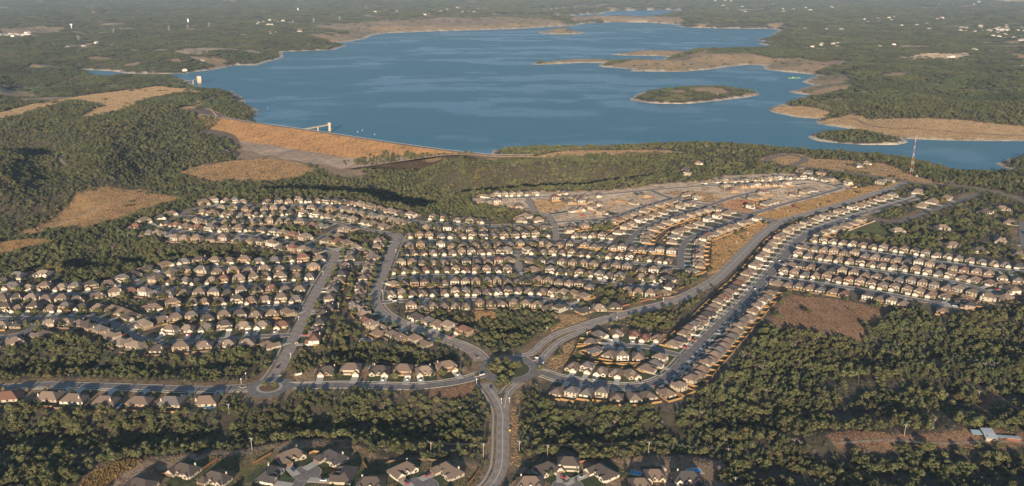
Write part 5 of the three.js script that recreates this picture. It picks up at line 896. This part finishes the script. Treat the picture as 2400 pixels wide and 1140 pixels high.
/* ------------------------------------------------------------------ cars */
const carPaint = [['white', 0.72, 0.72, 0.7], ['silver', 0.42, 0.43, 0.44], ['black', 0.02, 0.02, 0.022], ['grey', 0.09, 0.09, 0.1], ['blue', 0.03, 0.06, 0.14], ['red', 0.35, 0.03, 0.025], ['white', 0.74, 0.73, 0.72]].map(([n, r, g, b]) => ({ n, m: new THREE.MeshPhysicalMaterial({ color: C(r, g, b), roughness: 0.35, clearcoat: 0.6, clearcoatRoughness: 0.15 }) }));
const carGlass = new THREE.MeshStandardMaterial({ color: C(0.02, 0.024, 0.03), roughness: 0.12 }), tyre = M({ color: C(0.025, 0.025, 0.025) });
const wheelGeo = new THREE.CylinderGeometry(0.35, 0.35, 0.26, 12); wheelGeo.rotateZ(Math.PI / 2);
function hull(prof, w) { const s = new THREE.Shape(prof.map(([a, b]) => new THREE.Vector2(a, b))), g = new THREE.ExtrudeGeometry(s, { depth: w - 0.16, bevelEnabled: true, bevelSize: 0.08, bevelThickness: 0.08, bevelSegments: 1 }); g.rotateY(-Math.PI / 2); g.translate((w - 0.16) / 2, 0, 0); return g; }
const carShapes = {
  car: [hull([[-2.25, 0.35], [2.25, 0.35], [2.3, 0.75], [1.1, 0.95], [-2.0, 1.0], [-2.3, 0.8]], 1.85), hull([[-1.75, 1.0], [1.05, 0.98], [0.35, 1.45], [-1.25, 1.48]], 1.6)],
  suv: [hull([[-2.35, 0.42], [2.35, 0.42], [2.4, 0.95], [1.2, 1.12], [-2.3, 1.15]], 1.95), hull([[-2.2, 1.15], [1.15, 1.12], [0.5, 1.75], [-2.0, 1.78]], 1.75)],
  pickup_truck: [hull([[-2.85, 0.5], [2.75, 0.5], [2.8, 1.05], [1.3, 1.2], [-2.85, 1.15]], 2.0), hull([[-0.75, 1.18], [1.25, 1.18], [0.65, 1.85], [-0.55, 1.87]], 1.8)] };
let nCars = 0; const carSpots = [];
function car(x, y, z, turn, where, kind, paint) {
  for (const c of carSpots) if (Math.hypot(c[0] - x, c[1] - z) < 2.6) return; carSpots.push([x, z]); nCars++;
  const o = thing(kind, `${paint.n.split(' ').pop()} ${kind.replace('_truck', '')} ${where}`, kind === 'pickup_truck' ? 'truck' : 'car', x, y, z, turn, where.startsWith('at ') && where.includes('house') ? 'cars parked on the drives' : 'cars on the streets');
  mesh('body', carShapes[kind][0], paint.m, o); mesh('cabin', carShapes[kind][1], carGlass, o);
  const wb = kind === 'pickup_truck' ? 1.75 : 1.4; for (const sx of [-0.82, 0.82]) for (const sz of [-wb, wb]) { const w = mesh('wheel', wheelGeo, tyre, o); w.position.set(sx, 0.35, sz); }
}
for (const h of shownHouses) {
  if (h.noDrive || h.toRoad < h.depth / 2 + 6 || h.toRoad > 32 || R() > 0.62 || nCars > 230) continue;
  const gx = h.K.garage[0] * h.sx, b = h.depth / 2 + 3.2 + R() * Math.max(0, Math.min(4, h.toRoad - h.depth / 2 - 6.5)), n = R() < 0.22 ? 2 : 1;
  for (let i = 0; i < n; i++) { const a = gx + (n === 2 ? (i ? 1.3 : -1.3) : rr(-1.1, 1.1)); car(h.x + h.fz * a + h.fx * b, h.y + 0.33, h.z - h.fx * a + h.fz * b, h.turn + (R() < 0.6 ? Math.PI : 0), `at ${ordinal(h.rank)} house from left ${h.phrase}`, i ? 'pickup_truck' : pick(['car', 'suv', 'suv']), n === 2 && i ? carPaint[(h.rank + 3) % 6] : pick(carPaint)); }
}
for (const [px, py, where, kind, pi, side] of [[1131, 877, 'entering the big roundabout from the left', 'suv', 0, 0], [1348, 770, 'driving on the parkway above the big roundabout', 'suv', 2, 0], [1703, 632, 'driving on the parkway near the green verge', 'car', 1, 1], [1673, 661, 'driving on the parkway bend', 'car', 0, 0.5], [1908, 496, 'driving far up the parkway', 'suv', 0, 0.5], [1965, 480, 'farthest up the parkway', 'car', 1, -1], [1829, 612, 'driving on the lakeside street', 'pickup_truck', 0, 0.4], [877, 703, 'on the bend of the middle street', 'car', 2, 1], [925, 710, 'turning out of the bottom terrace street', 'suv', 0, 0], [1007, 788, 'parked at the kerb of the middle street', 'suv', 3, 2.4], [1151, 911, 'leaving the big roundabout southwards', 'car', 3, 0.5], [1741, 718, 'stopped on the lakeside street', 'car', 3, 2], [667, 862, 'at the small roundabout arm', 'car', 2, -2]]) {
  const [x, z] = G(px, py), q = nearestRoad(x, z, null); let best = 1e9, tx = 1, tz = 0; q.r.pts.forEach((p, i) => { const d = Math.hypot(p[0] - x, p[1] - z); if (i && d < best) { best = d; tx = p[0] - q.r.pts[i - 1][0]; tz = p[1] - q.r.pts[i - 1][1]; } });
  const l = Math.hypot(tx, tz); car(q.qx - tz / l * side, 0.24, q.qz + tx / l * side, Math.atan2(tx, tz), where, kind, carPaint[pi]);
}
/* ------------------------------------------------------------------ poles, wires, lamps, signs */
const matPole = M({ color: C(0.3, 0.24, 0.18) }), matPalePole = M({ color: C(0.36, 0.32, 0.27) }), matMetal = new THREE.MeshStandardMaterial({ color: C(0.6, 0.6, 0.6), roughness: 0.45, metalness: 0.6 });
const poleTop = {}, matWire = M({ color: C(0.2, 0.2, 0.2) });
for (const [id, px, py, H, where, m] of [['a', 1133, 1072, 12, 'left of the entrance road', matPalePole], ['b', 1217, 1066, 12, 'right of the entrance road', matPalePole], ['c', 1283, 1078, 13, 'behind the bottom right bungalow', matPole], ['d', 536, 967, 10, 'at the wood path under the small roundabout', matPalePole], ['e', 590, 1053, 11.5, 'at the edge of the valley field', matPalePole], ['f', 1707, 1058, 8, 'in scrub right of the bottom gardens', matPole], ['g', 2120, 1021, 11, 'in the clearing beside the metal barn', matPole], ['h', 1722, 1139, 8, 'at the bottom edge right of the pool', matPole], ['i', 1520, 1062, 11, 'in the trees above the bottom right pool', matPole], ['j', 1010, 1065, 11, 'in the trees left of the entrance road', matPole]]) {
  const [x, z] = G(px, py), y = ground(x, z), o = thing('power_pole', `wooden power pole ${where}`, 'power pole', x, y, z, 0, 'power poles'); poleTop[id] = [x, y + H - 0.5, z];
  mesh('pole', new TB().bar([0, -0.5, 0], [0, H, 0], [0.26, 0.18], 8).geo(), m, o); mesh('crossarm', new TB().box(-1.7, 1.7, H - 1.0, H - 0.75, 0.15, 0.35).geo(), m, o);
  for (const s of [-1.5, 0, 1.5]) mesh('insulator', new TB().bar([s, H - 0.75, 0.25], [s, H - 0.35, 0.25], 0.1, 6).geo(), matMetal, o);
  mesh('transformer', new TB().bar([0.45, H - 2.6, 0], [0.45, H - 1.5, 0], 0.28, 8).geo(), matMetal, o);
}
for (const [a, b] of [['j', 'a'], ['a', 'b'], ['b', 'c'], ['c', 'i'], ['i', 'f'], ['d', 'e']]) {
  const p = poleTop[a], q = poleTop[b], o = thing('power_line', `thin sagging power wires between ${{ ja: 'the trees and the pole left of the entrance road', ab: 'the two poles across the entrance road', bc: 'the poles right of the entrance road', ci: 'the bungalow pole and the trees', if: 'the trees and the right-hand scrub', de: 'the wood path and the valley field' }[a + b]}`, 'power line', p[0], p[1], p[2], 0, 'power wires');
  for (const off of [-1.5, 1.5]) { const pts = []; for (let i = 0; i <= 14; i++) { const t = i / 14; pts.push(new THREE.Vector3((q[0] - p[0]) * t + off * 0.5, (q[1] - p[1]) * t - 4 * t * (1 - t) * 1.2 + 0.1, (q[2] - p[2]) * t + off * 0.6)); } mesh('wire', new THREE.TubeGeometry(new THREE.CatmullRomCurve3(pts), 28, 0.028, 4), matWire, o); }
}
const matLamp = M({ color: C(0.75, 0.72, 0.66), roughness: 0.5 });
for (const [px, py, where] of [[576, 886, 'in scrub above the small roundabout'], [565, 900, 'left of the small roundabout'], [793, 722, 'beside the wide street middle bend'], [700, 752, 'along the wide street below the seventh row'], [681, 840, 'on the right verge of the wide street'], [757, 645, 'along the upper wide street'], [896, 690, 'on the middle street right verge'], [928, 594, 'at the top of the middle street'], [1282, 778, 'on parkway verge near the green hollow'], [1376, 790, 'by parkway junction fence'], [1446, 754, 'above the cul-de-sac fence'], [1727, 575, 'on the parkway path by the grass triangle'], [1753, 553, 'on parkway path farther up'], [1847, 500, 'beside the bare parkway strip'], [1917, 485, 'far along the bare parkway strip'], [1273, 861, 'at the right of the big roundabout'], [1117, 900, 'by the dirt lot at the big roundabout'], [1555, 708, 'on parkway path above the oaks'], [1175, 947, 'on the island where the entrance road splits'], [1194, 945, 'right of the entrance road split']]) {
  const [x, z] = G(px, py), y = ground(x, z), o = thing('street_lamp', `pale lamp post ${where}`, 'street lamp', x, y, z, rr(0, 6), 'street lamps');
  mesh('post', new TB().bar([0, -0.3, 0], [0, 4.2, 0], [0.14, 0.09], 8).geo(), matLamp, o); mesh('base', new TB().bar([0, -0.3, 0], [0, 0.7, 0], [0.3, 0.22], 8).geo(), matConcrete, o);
  const b = mesh('globe', new THREE.SphereGeometry(0.55, 12, 8), matLamp, o); b.position.y = 4.5; mesh('cap', new TB().bar([0, 5.0, 0], [0, 5.25, 0], [0.32, 0.1], 8).geo().translate(0, -4.5, 0), matLamp, b);
}
{ const [x, z] = G(1195, 1016), o = thing('warning_sign', 'yellow diamond warning sign on verge right of the entrance road', 'road sign', x, ground(x, z), z); mesh('post', new TB().bar([0, -0.3, 0], [0, 2.6, 0], 0.06, 6).geo(), matMetal, o); const d = mesh('plate', new THREE.BoxGeometry(1.15, 1.15, 0.05), M({ color: C(0.85, 0.5, 0.02), roughness: 0.5 }), o); d.position.set(0, 2.5, 0.09); d.rotation.z = Math.PI / 4; }
{ const [x, z] = G(699, 880), o = thing('entrance_sign', 'low white stone entrance wall among shrubs by the small roundabout', 'sign wall', x, ground(x, z), z, 0.5); mesh('wall', new TB().box(-2.6, 2.6, -0.2, 1.9, -0.35, 0.35).geo(), wallTones[1].m, o); mesh('coping', new TB().box(-2.8, 2.8, 1.9, 2.1, -0.5, 0.5).geo(), matConcrete, o); for (const s of [-2.9, 2.9]) mesh('pillar', new TB().box(s - 0.45, s + 0.45, -0.2, 2.4, -0.48, 0.48).geo(), wallTones[3].m, o); }
{ const [x, z] = G(1258, 843), o = thing('direction_sign', 'small white sign on the parkway junction island', 'road sign', x, 0.6, z, -0.3); for (const s of [-1, 1]) mesh('post', new TB().bar([s, -0.1, 0], [s, 1.5, 0], 0.07, 6).geo(), matMetal, o); mesh('plate', new TB().box(-1.5, 1.5, 0.7, 1.7, 0.08, 0.14).geo(), M({ color: C(0.7, 0.75, 0.72), roughness: 0.5 }), o); }

/* ------------------------------------------------------------------ pools, barn, sheds */
const poolMat = new THREE.MeshPhysicalMaterial({ color: C(0.03, 0.22, 0.42), roughness: 0.08, ior: 1.33 });
for (const [px, py, w, d, where] of [[273, 951, 8, 5, 'behind the fourth house below the lower street'], [490, 955, 7, 5, 'behind the last house below the lower street'], [878, 861, 8, 4, 'behind the third house above the lower street'], [857, 798, 10, 5, 'in the wood left of the middle street'], [1628, 1106, 9, 6, 'beside the bottom right house'], [1490, 1110, 7, 4, 'left of the bottom right house'], [1590, 658, 7, 4, 'near the parkway bend fence'], [172, 772, 6, 4, 'in the western row above the wood'], [848, 585, 8, 4, 'in the column behind the wide street']]) {
  const [x, z] = G(px, py), o = thing('swimming_pool', `blue swimming pool ${where}`, 'pool', x, ground(x, z), z, rr(-0.4, 0.4), 'garden pools');
  const t = new TB(); t.box(-w / 2 - 1.2, w / 2 + 1.2, -0.3, 0.34, d / 2, d / 2 + 1.3); t.box(-w / 2 - 1.2, w / 2 + 1.2, -0.3, 0.34, -d / 2 - 1.3, -d / 2); t.box(-w / 2 - 1.2, -w / 2, -0.3, 0.34, -d / 2, d / 2); t.box(w / 2, w / 2 + 1.2, -0.3, 0.34, -d / 2, d / 2); mesh('deck', t.geo(), matConcrete, o);
  const s = new TB().quad([-w / 2, 0.2, d / 2], [w / 2, 0.2, d / 2], [w / 2, 0.2, -d / 2], [-w / 2, 0.2, -d / 2]); mesh('water', s.geo(), poolMat, o);
}
const matTin = new THREE.MeshStandardMaterial({ color: C(0.5, 0.53, 0.56), roughness: 0.5, metalness: 0.25, map: rep(texWall, 0.2) }), matTinBlue = new THREE.MeshStandardMaterial({ color: C(0.36, 0.47, 0.52), roughness: 0.5, metalness: 0.2 }), matRust = M({ color: C(0.2, 0.07, 0.05) }), matShed = M({ color: C(0.4, 0.34, 0.27), map: rep(texWall, 0.4) });
{
  const [x, z] = G(2318, 1022), o = thing('metal_barn', 'large barn with pale metal roof in the clearing at right', 'barn', x, ground(x, z), z, -0.12);
  mesh('wall', new TB().box(-4, 4.2, -0.2, 3, -6.5, 5.5, false, false).geo(), matShed, o);
  const r = (a, b, z0, z1, y0, y1, m, nm) => mesh(nm, new TB().quad([a, y0, z1], [b, y0, z1], [b, y1, z0], [a, y1, z0]).quad([a, y0 - 0.12, z1], [a, y1 - 0.12, z0], [b, y1 - 0.12, z0], [b, y0 - 0.12, z1]).quad([a, y0 - 0.12, z1], [b, y0 - 0.12, z1], [b, y0, z1], [a, y0, z1]).geo(), m, o);
  r(-4.5, 0.1, -0.5, 6.2, 2.8, 4.2, matTin, 'roof_sheet'); r(0.1, 4.7, -0.5, 6.2, 2.84, 4.24, matTin, 'roof_sheet'); r(-4.5, 0.1, -7, -0.5, 4.2, 4.9, matTin, 'roof_sheet'); r(0.1, 4.7, -7, -0.5, 4.24, 4.95, matTin, 'roof_sheet');
  r(-12, -4.5, -6, 0.5, 2.7, 3.3, matTinBlue, 'lean_to_roof'); for (const [px_, pz] of [[-11.8, 0.2], [-8, 0.2], [-11.8, -5.6]]) mesh('post', new TB().bar([px_, -0.2, pz], [px_, 2.8, pz], 0.12, 6).geo(), matPole, o);
  mesh('skylight', new TB().box(-3, -1.6, 3.5, 3.75, 2.2, 3.4).geo(), matGlass, o);
}
{
  const [x, z] = G(2363, 1024), o = thing('long_shed', 'long low shed with pale roof and rusty red front right of barn', 'shed', x, ground(x, z), z, -0.2);
  mesh('wall', new TB().box(-1, 9, -0.2, 2.2, -1.8, 1.6, false, false).geo(), matRust, o); mesh('roof', new TB().box(-1.2, 9.3, 2.25, 2.4, -2.2, 2.2).geo(), matTin, o); mesh('carport_roof', new TB().box(-9, -1.25, 2.15, 2.28, -2.0, 1.6).geo(), matTinBlue, o); for (const a of [-8.8, -5, -1.6]) mesh('post', new TB().bar([a, -0.2, 1.4], [a, 2.2, 1.4], 0.1, 6).geo(), matPole, o);
}
for (const [px, py, w, where] of [[1555, 1102, 4, 'in the bottom right garden'], [1688, 1098, 3.4, 'at the wood edge right of the pool'], [1386, 843, 3, 'with white roof in a garden inside the bend'], [695, 806, 3, 'beside the last house of the wide street'], [648, 812, 3.2, 'by the wood edge house on the wide street'], [2344, 706, 3.4, 'behind the far bulb of the eastern streets']]) {
  const [x, z] = G(px, py), o = thing('garden_shed', `small garden shed ${where}`, 'shed', x, ground(x, z), z, rr(-0.3, 0.3), 'garden sheds'), rf = new TB(), wl = new TB().box(-w / 2, w / 2, -0.1, 2.1, -1.6, 1.6, false, false); gable(rf, wl, -w / 2, w / 2, -1.6, 1.6, 2.1, 0.5, 0.25); wl.tri([w / 2, 2.1, -1.6], [-w / 2, 2.1, -1.6], [0, 2.1 + w / 4, -1.6]);
  mesh('wall', wl.geo(), matShed, o); mesh('roof', rf.geo(), roofTones[1].m, o); const d = mesh('door', unit, matDoor, o); d.position.set(0, 0.95, 1.62); d.scale.set(1.2, 1.9, 0.08);
}
/* ------------------------------------------------------------------ building site plant */
{
  const red = M({ color: C(0.3, 0.05, 0.03), roughness: 0.6 }), dark = M({ color: C(0.05, 0.05, 0.05) });
  const [x, z] = G(1862, 487), o = thing('excavator', 'orange-red excavator on the bare strip beside the parkway', 'excavator', x, ground(x, z), z, 0.6);
  for (const s of [-1.1, 1.1]) mesh('track', new TB().box(s - 0.35, s + 0.35, 0, 0.9, -2.2, 2.2).geo(), dark, o); mesh('body', new TB().box(-1.3, 1.3, 0.9, 2.3, -2.2, 1.2).geo(), red, o); mesh('cab', new TB().box(-1.25, 0, 2.3, 3.3, 0, 1.25).geo(), carGlass, o);
  mesh('boom', new TB().bar([0.5, 2, 1], [0.5, 5.6, 5], [0.4, 0.3], 4).geo(), red, o); mesh('arm', new TB().bar([0.5, 5.6, 5], [0.5, 2.4, 7.5], [0.3, 0.2], 4).geo(), red, o); mesh('bucket', new TB().box(-0.1, 1.1, 1.3, 2.5, 7, 8).geo(), dark, o);
  for (const [px, py, where] of [[1366, 507, 'on the pale dirt lot above the new bungalows'], [1742, 474, 'among the dirt lots near the parkway']]) { const [a, b] = G(px, py), k = thing('dumpster', `red waste container ${where}`, 'container', a, ground(a, b), b, 0.4, 'site containers'); const t = new TB(); t.box(-3, 3, 0, 0.2, -1.2, 1.2); t.box(-3, 3, 0.2, 1.8, 1.1, 1.2); t.box(-3, 3, 0.2, 1.8, -1.2, -1.1); t.box(-3, -2.9, 0.2, 1.8, -1.1, 1.1); t.box(2.9, 3, 0.2, 1.8, -1.1, 1.1); mesh('bin', t.geo(), red, k); for (const s of [-2, 0, 2]) mesh('rib', new TB().box(s - 0.1, s + 0.1, 0.1, 1.8, 1.2, 1.32).geo(), red, k); }
  const lum = M({ color: C(0.55, 0.38, 0.2) }); for (const [px, py, where] of [[2003, 440, 'on pale ground by the parkway'], [1995, 434, 'behind the nearer lumber by the parkway'], [1310, 458, 'beside the dirt lot street']]) { const [a, b] = G(px, py), k = thing('lumber_stack', `stack of pale lumber ${where}`, 'lumber', a, ground(a, b), b, 0.3, 'lumber stacks'); for (let i = 0; i < 3; i++) mesh('bundle', new TB().box(-4, 4, i * 0.8, i * 0.8 + 0.72, -1.2 + i * 0.15, 1.2 - i * 0.15).geo(), lum, k); }
}
/* ------------------------------------------------------------------ radio mast */
{
  const [x, z] = G(2135, 412), y = ground(x, z), o = thing('radio_mast', 'tall red and white lattice radio mast by the lake shore', 'mast', x, y, z), H = 70, n = 10, mr = M({ color: C(0.42, 0.09, 0.06) }), mw = M({ color: C(0.68, 0.65, 0.62) });
  for (let i = 0; i < n; i++) { const t = new TB(), y0 = i * H / n, y1 = (i + 1) * H / n, w = (q) => 2.4 * (1 - q / H) + 0.45, P = (q, k) => [Math.cos(k * 2.094 + 0.5) * w(q), q, Math.sin(k * 2.094 + 0.5) * w(q)], r = 0.13 - 0.005 * i; for (let k = 0; k < 3; k++) { t.bar(P(y0, k), P(y1, k), r); const ym = (y0 + y1) / 2; t.bar(P(y0, k), P(ym, (k + 1) % 3), r * 0.6).bar(P(ym, (k + 1) % 3), P(y1, k), r * 0.6).bar(P(ym, k), P(ym, (k + 1) % 3), r * 0.6); } mesh('section', t.geo(), i % 2 ? mw : mr, o).userData.label = i % 2 ? 'white lattice section' : 'red lattice section'; }
  mesh('antenna', new TB().bar([0, H, 0], [0, H + 5, 0], 0.12).geo(), mw, o); mesh('footing', new TB().box(-4.5, 4.5, -0.5, 0.25, -4.5, 4.5).geo(), matConcrete, o);
  const [a, b] = G(2136, 413), k = thing('equipment_hut', 'small pale hut at the foot of the radio mast', 'hut', a + 7, ground(a + 7, b), b + 4); mesh('wall', new TB().box(-2, 2, 0, 2.6, -1.5, 1.5).geo(), wallTones[1].m, k); mesh('roof', new TB().box(-2.3, 2.3, 2.6, 2.8, -1.8, 1.8).geo(), matConcrete, k);
}
/* ------------------------------------------------------------------ lake intake towers with their bridges */
const matTower = M({ color: C(0.62, 0.5, 0.36), map: rep(texWall, 0.1) });
{
  const [x, z] = G(773, 311, LAKE), o = thing('intake_tower', 'round concrete intake tower in the lake behind the dam', 'tower', x, LAKE, z);
  mesh('shaft', new TB().bar([0, -12, 0], [0, 19.5, 0], [3.6, 3.0], 16).geo(), matTower, o); mesh('tide_band', new TB().bar([0, -12, 0], [0, 4.2, 0], [3.68, 3.55], 16).geo(), M({ color: C(0.09, 0.08, 0.075) }), o); mesh('platform', new TB().box(-4.6, 4.6, 19.5, 20.5, -4.2, 4.2).geo(), matTower, o);
  mesh('control_house', new TB().box(-3.4, 3.4, 20.5, 25, -3, 3).geo(), matTower, o); mesh('roof', new TB().box(-3.9, 3.9, 25, 25.5, -3.5, 3.5).geo(), matConcrete, o); for (const s of [-1.6, 1.6]) { const w = mesh('window', unit, matGlass, o); w.position.set(s, 23, 3.02); w.scale.set(1, 1.4, 0.1); }
  let best = 1e9, e = damLine[0]; const tx = G(702, 303, -3); for (const p of damLine) { const d = Math.hypot(p[0] - tx[0], p[1] - tx[1]); if (d < best) { best = d; e = p; } }
  const b = thing('service_bridge', 'slender service bridge from the dam to the round intake tower', 'bridge', e[0], -3, e[1], Math.atan2(-(z - e[1]), x - e[0])), len = Math.hypot(x - e[0], z - e[1]) - 4.4;
  mesh('deck', new TB().box(0, len, -0.9, 0, -2, 2).geo(), matTower, b); for (const s of [-1.9, 1.9]) mesh('railing', new TB().bar([0, 1.2, s], [len, 1.2, s], 0.13).bar([0, 0.6, s], [len, 0.6, s], 0.09).geo(), matPalePole, b); mesh('girder', new TB().box(0, len, -2.2, -0.9, -1.4, 1.4).geo(), matTower, b); mesh('pier', new TB().bar([len * 0.6, -32, 0], [len * 0.6, -2.2, 0], 1.5, 10).geo(), matTower, b);
}
{
  const [x, z] = G(467, 195, LAKE), o = thing('gate_tower', 'square pale gate tower standing in the lake inlet', 'tower', x, LAKE, z, 0.35);
  for (const s of [-4.4, 4.4]) mesh('leg', new TB().box(s - 1.6, s + 1.6, -12, 7, -4, 4).geo(), matTower, o); mesh('leg', new TB().box(-1.2, 1.2, -12, 7, -4, 4).geo(), matTower, o); mesh('upper_house', new TB().box(-7.4, 7.4, 7, 25, -5.5, 5.5).geo(), matTower, o); mesh('parapet', new TB().box(-7.7, 7.7, 25, 26, -5.8, 5.8).geo(), matConcrete, o);
  for (const s of [-3.6, 3.6]) { const w = mesh('opening', unit, matShed, o); w.position.set(s, 11, 5.52); w.scale.set(3, 4, 0.12); }
  const e = G(440, 190, LAKE + 14), b = thing('gate_bridge', 'short footbridge from the wooded bank to the square gate tower', 'bridge', e[0], LAKE + 15, e[1], Math.atan2(-(z - e[1]), x - e[0])), len = Math.hypot(x - e[0], z - e[1]) - 7;
  mesh('deck', new TB().box(-18, len, -1, 0, -1.6, 1.6).geo(), matTower, b); for (const s of [-1.5, 1.5]) mesh('railing', new TB().bar([-18, 1.1, s], [len, 1.1, s], 0.14).geo(), matPalePole, b); mesh('pier', new TB().box(len * 0.5 - 1, len * 0.5 + 1, -24, -1, -1.2, 1.2).geo(), matTower, b);
}
/* ------------------------------------------------------------------ far landmarks */
const whiteFar = M({ color: C(0.78, 0.75, 0.7), roughness: 0.6 });
{
  const at = (px, py) => { let h = 0, q; for (let i = 0; i < 6; i++) { q = G(px, py, h); h = ground(...q); } return [q[0], h, q[1]]; };
  { const p = at(168, 71), o = thing('water_tower', 'white bulb-topped water tower beyond the left woods', 'water tower', ...p); mesh('stem', new THREE.LatheGeometry([[6, 0], [3.2, 4], [2.6, 20], [3.4, 26]].map(([a, b]) => new THREE.Vector2(a, b)), 16), whiteFar, o); mesh('tank', new THREE.LatheGeometry([[3.4, 26], [8.6, 30], [9.4, 33.5], [7.5, 37], [3, 39], [0, 39.4]].map(([a, b]) => new THREE.Vector2(a, b)), 20), whiteFar, o); }
  for (const [px, py, where] of [[441, 56, 'beyond the far left woods'], [698, 22, 'on the farthest left ridge']]) { const p = at(px, py), o = thing('standpipe', `white cylindrical standpipe ${where}`, 'water tank', ...p, 0, 'far standpipes'); mesh('tank', new THREE.CylinderGeometry(5.5, 5.5, 28, 16).translate(0, 14, 0), whiteFar, o); mesh('dome', new THREE.SphereGeometry(5.5, 16, 6, 0, 6.3, 0, 1.57).translate(0, 28, 0).scale(1, 1, 1), whiteFar, o); }
  const steel = M({ color: C(0.4, 0.4, 0.4) }), words = ['first', 'second', 'third', 'fourth', 'fifth', 'sixth', 'seventh', 'eighth', 'ninth'];
  [[183, 92], [266, 82], [396, 74], [440, 72], [490, 66], [686, 56], [735, 54], [796, 50], [858, 22]].forEach(([px, py], i) => {
    const p = at(px, py), o = thing('pylon', `grey lattice power pylon, ${words[i]} from left beyond the far woods`, 'pylon', ...p, 0.4, 'far pylons'), t = new TB(), H = 38, P = (y, a) => { const w = 3.6 * (1 - y / H) + 0.7; return [Math.sign(Math.cos(a)) * w, y, Math.sign(Math.sin(a)) * w]; };
    for (let k = 0; k < 4; k++) { const a = 0.785 + k * 1.571, b = a + 1.571; t.bar(P(-1, a), P(H, a), 0.3); for (let y = 0; y < H - 6; y += 9) t.bar(P(y, a), P(y + 9, b), 0.16); } mesh('frame', t.geo(), steel, o); for (const y of [24, 30, 36]) mesh('crossarm', new TB().box(-8, 8, y, y + 0.6, -0.4, 0.4).geo(), steel, o);
  });
  const spots = []; const add = (list, n, sx, sy) => { for (const [px, py] of list) for (let k = 0; k < n; k++) spots.push([px + rr(-sx, sx), py + rr(-sy, sy)]); };
  add([[30, 85]], 26, 45, 5); add([[640, 52], [620, 54]], 6, 40, 5); add([[895, 28], [1000, 32], [1080, 27], [1130, 26]], 4, 45, 6); add([[1700, 8], [1750, 16], [1800, 28], [1900, 20]], 5, 70, 6); add([[1880, 71], [1945, 70], [1965, 71]], 2, 14, 1.5); add([[2040, 50], [2100, 45], [2200, 40], [2130, 62]], 4, 50, 8); add([[2320, 70], [2290, 68], [2370, 72]], 9, 40, 6); add([[2370, 90], [2330, 82]], 3, 30, 5); add([[1900, 108], [1940, 108], [1980, 106], [2080, 108]], 2, 25, 4); add([[2240, 135], [2300, 116], [2390, 158]], 1, 20, 3); add([[160, 110], [195, 110], [470, 133], [430, 146], [230, 100]], 1, 6, 2); add([[670, 80], [655, 78], [700, 79]], 2, 25, 3); add([[2250, 15], [2350, 8]], 6, 60, 4);
  const rf = new TB(), wl = new TB().box(-7, 7, 0, 3.4, -5, 5, false, false); hip(rf, -7, 7, -5, 5, 3.4, 0.5); rf.col = [1, 1, 1]; const t2 = new TB(); t2.col = [0.72, 0.66, 0.56]; t2.add(wl, new THREE.Matrix4()); t2.col = [0.36, 0.3, 0.25]; t2.add(rf, new THREE.Matrix4()); const gfar = t2.geo(true), mfar = M({ vertexColors: true }); let n = 0; const ranks = {}; spots.sort((a, b) => a[0] - b[0]);
  for (const [px, py] of spots) { const p = at(px, Math.max(3, py)); if (shore(p[0], p[2]) < 30 || Math.hypot(p[0], p[2]) < 2400) continue; const side = px < 300 ? 'on the pale fields at far left' : px < 800 ? 'in the woods left of the lake' : px < 1300 ? 'on the far shore hills' : px < 1850 ? 'on the far ridge right of the lake' : 'in the woods right of the lake'; const o = mesh('far_house', gfar, mfar); ranks[side] = (ranks[side] || 0) + 1; tag(o, `small pale house ${side}, ${ordinal(ranks[side])} from left`, 'house', `scattered houses ${side}`); o.position.set(...p); o.rotation.y = rr(0, 3.1); const s = 1.1 + p[2] / -9000 + rr(0, 0.5); o.scale.set(s, s, s); n++; }
  console.log('far houses', n, 'cars', nCars);
}
/* ------------------------------------------------------------------ on the water */
{
  const dockM = M({ color: C(0.35, 0.6, 0.12), roughness: 0.6 });
  const [x, z] = G(1862, 183, LAKE), o = thing('floating_dock', 'bright green floating swim dock in the right-hand cove', 'dock', x, LAKE, z, 0.1);
  for (let i = -3; i <= 3; i++) mesh('pontoon', new TB().box(i * 7 - 3.3, i * 7 + 3.3, -0.3, 0.9, -3, 3).geo(), dockM, o); mesh('slide', new TB().bar([-8, 0.8, 0], [-3, 5, 0], 1.1).geo(), dockM, o);
  for (const [px, py, where] of [[838, 310, 'beside the round intake tower'], [849, 306, 'right of the buoy by the intake tower'], [878, 316, 'farther right of the intake tower'], [627, 253, 'off the wooded headland'], [905, 106, 'far out by the tan peninsula'], [1330, 93, 'far out in mid lake']]) { const [a, b] = G(px, py, LAKE), k = thing('buoy', `small white buoy ${where}`, 'buoy', a, LAKE, b, 0, 'lake buoys'); mesh('float', new THREE.SphereGeometry(1.0, 10, 8), whiteFar, k); mesh('mast', new TB().bar([0, 0.5, 0], [0, 2.6, 0], [0.5, 0.25], 8).geo(), whiteFar, k); }
}
renderer.render(scene, camera);
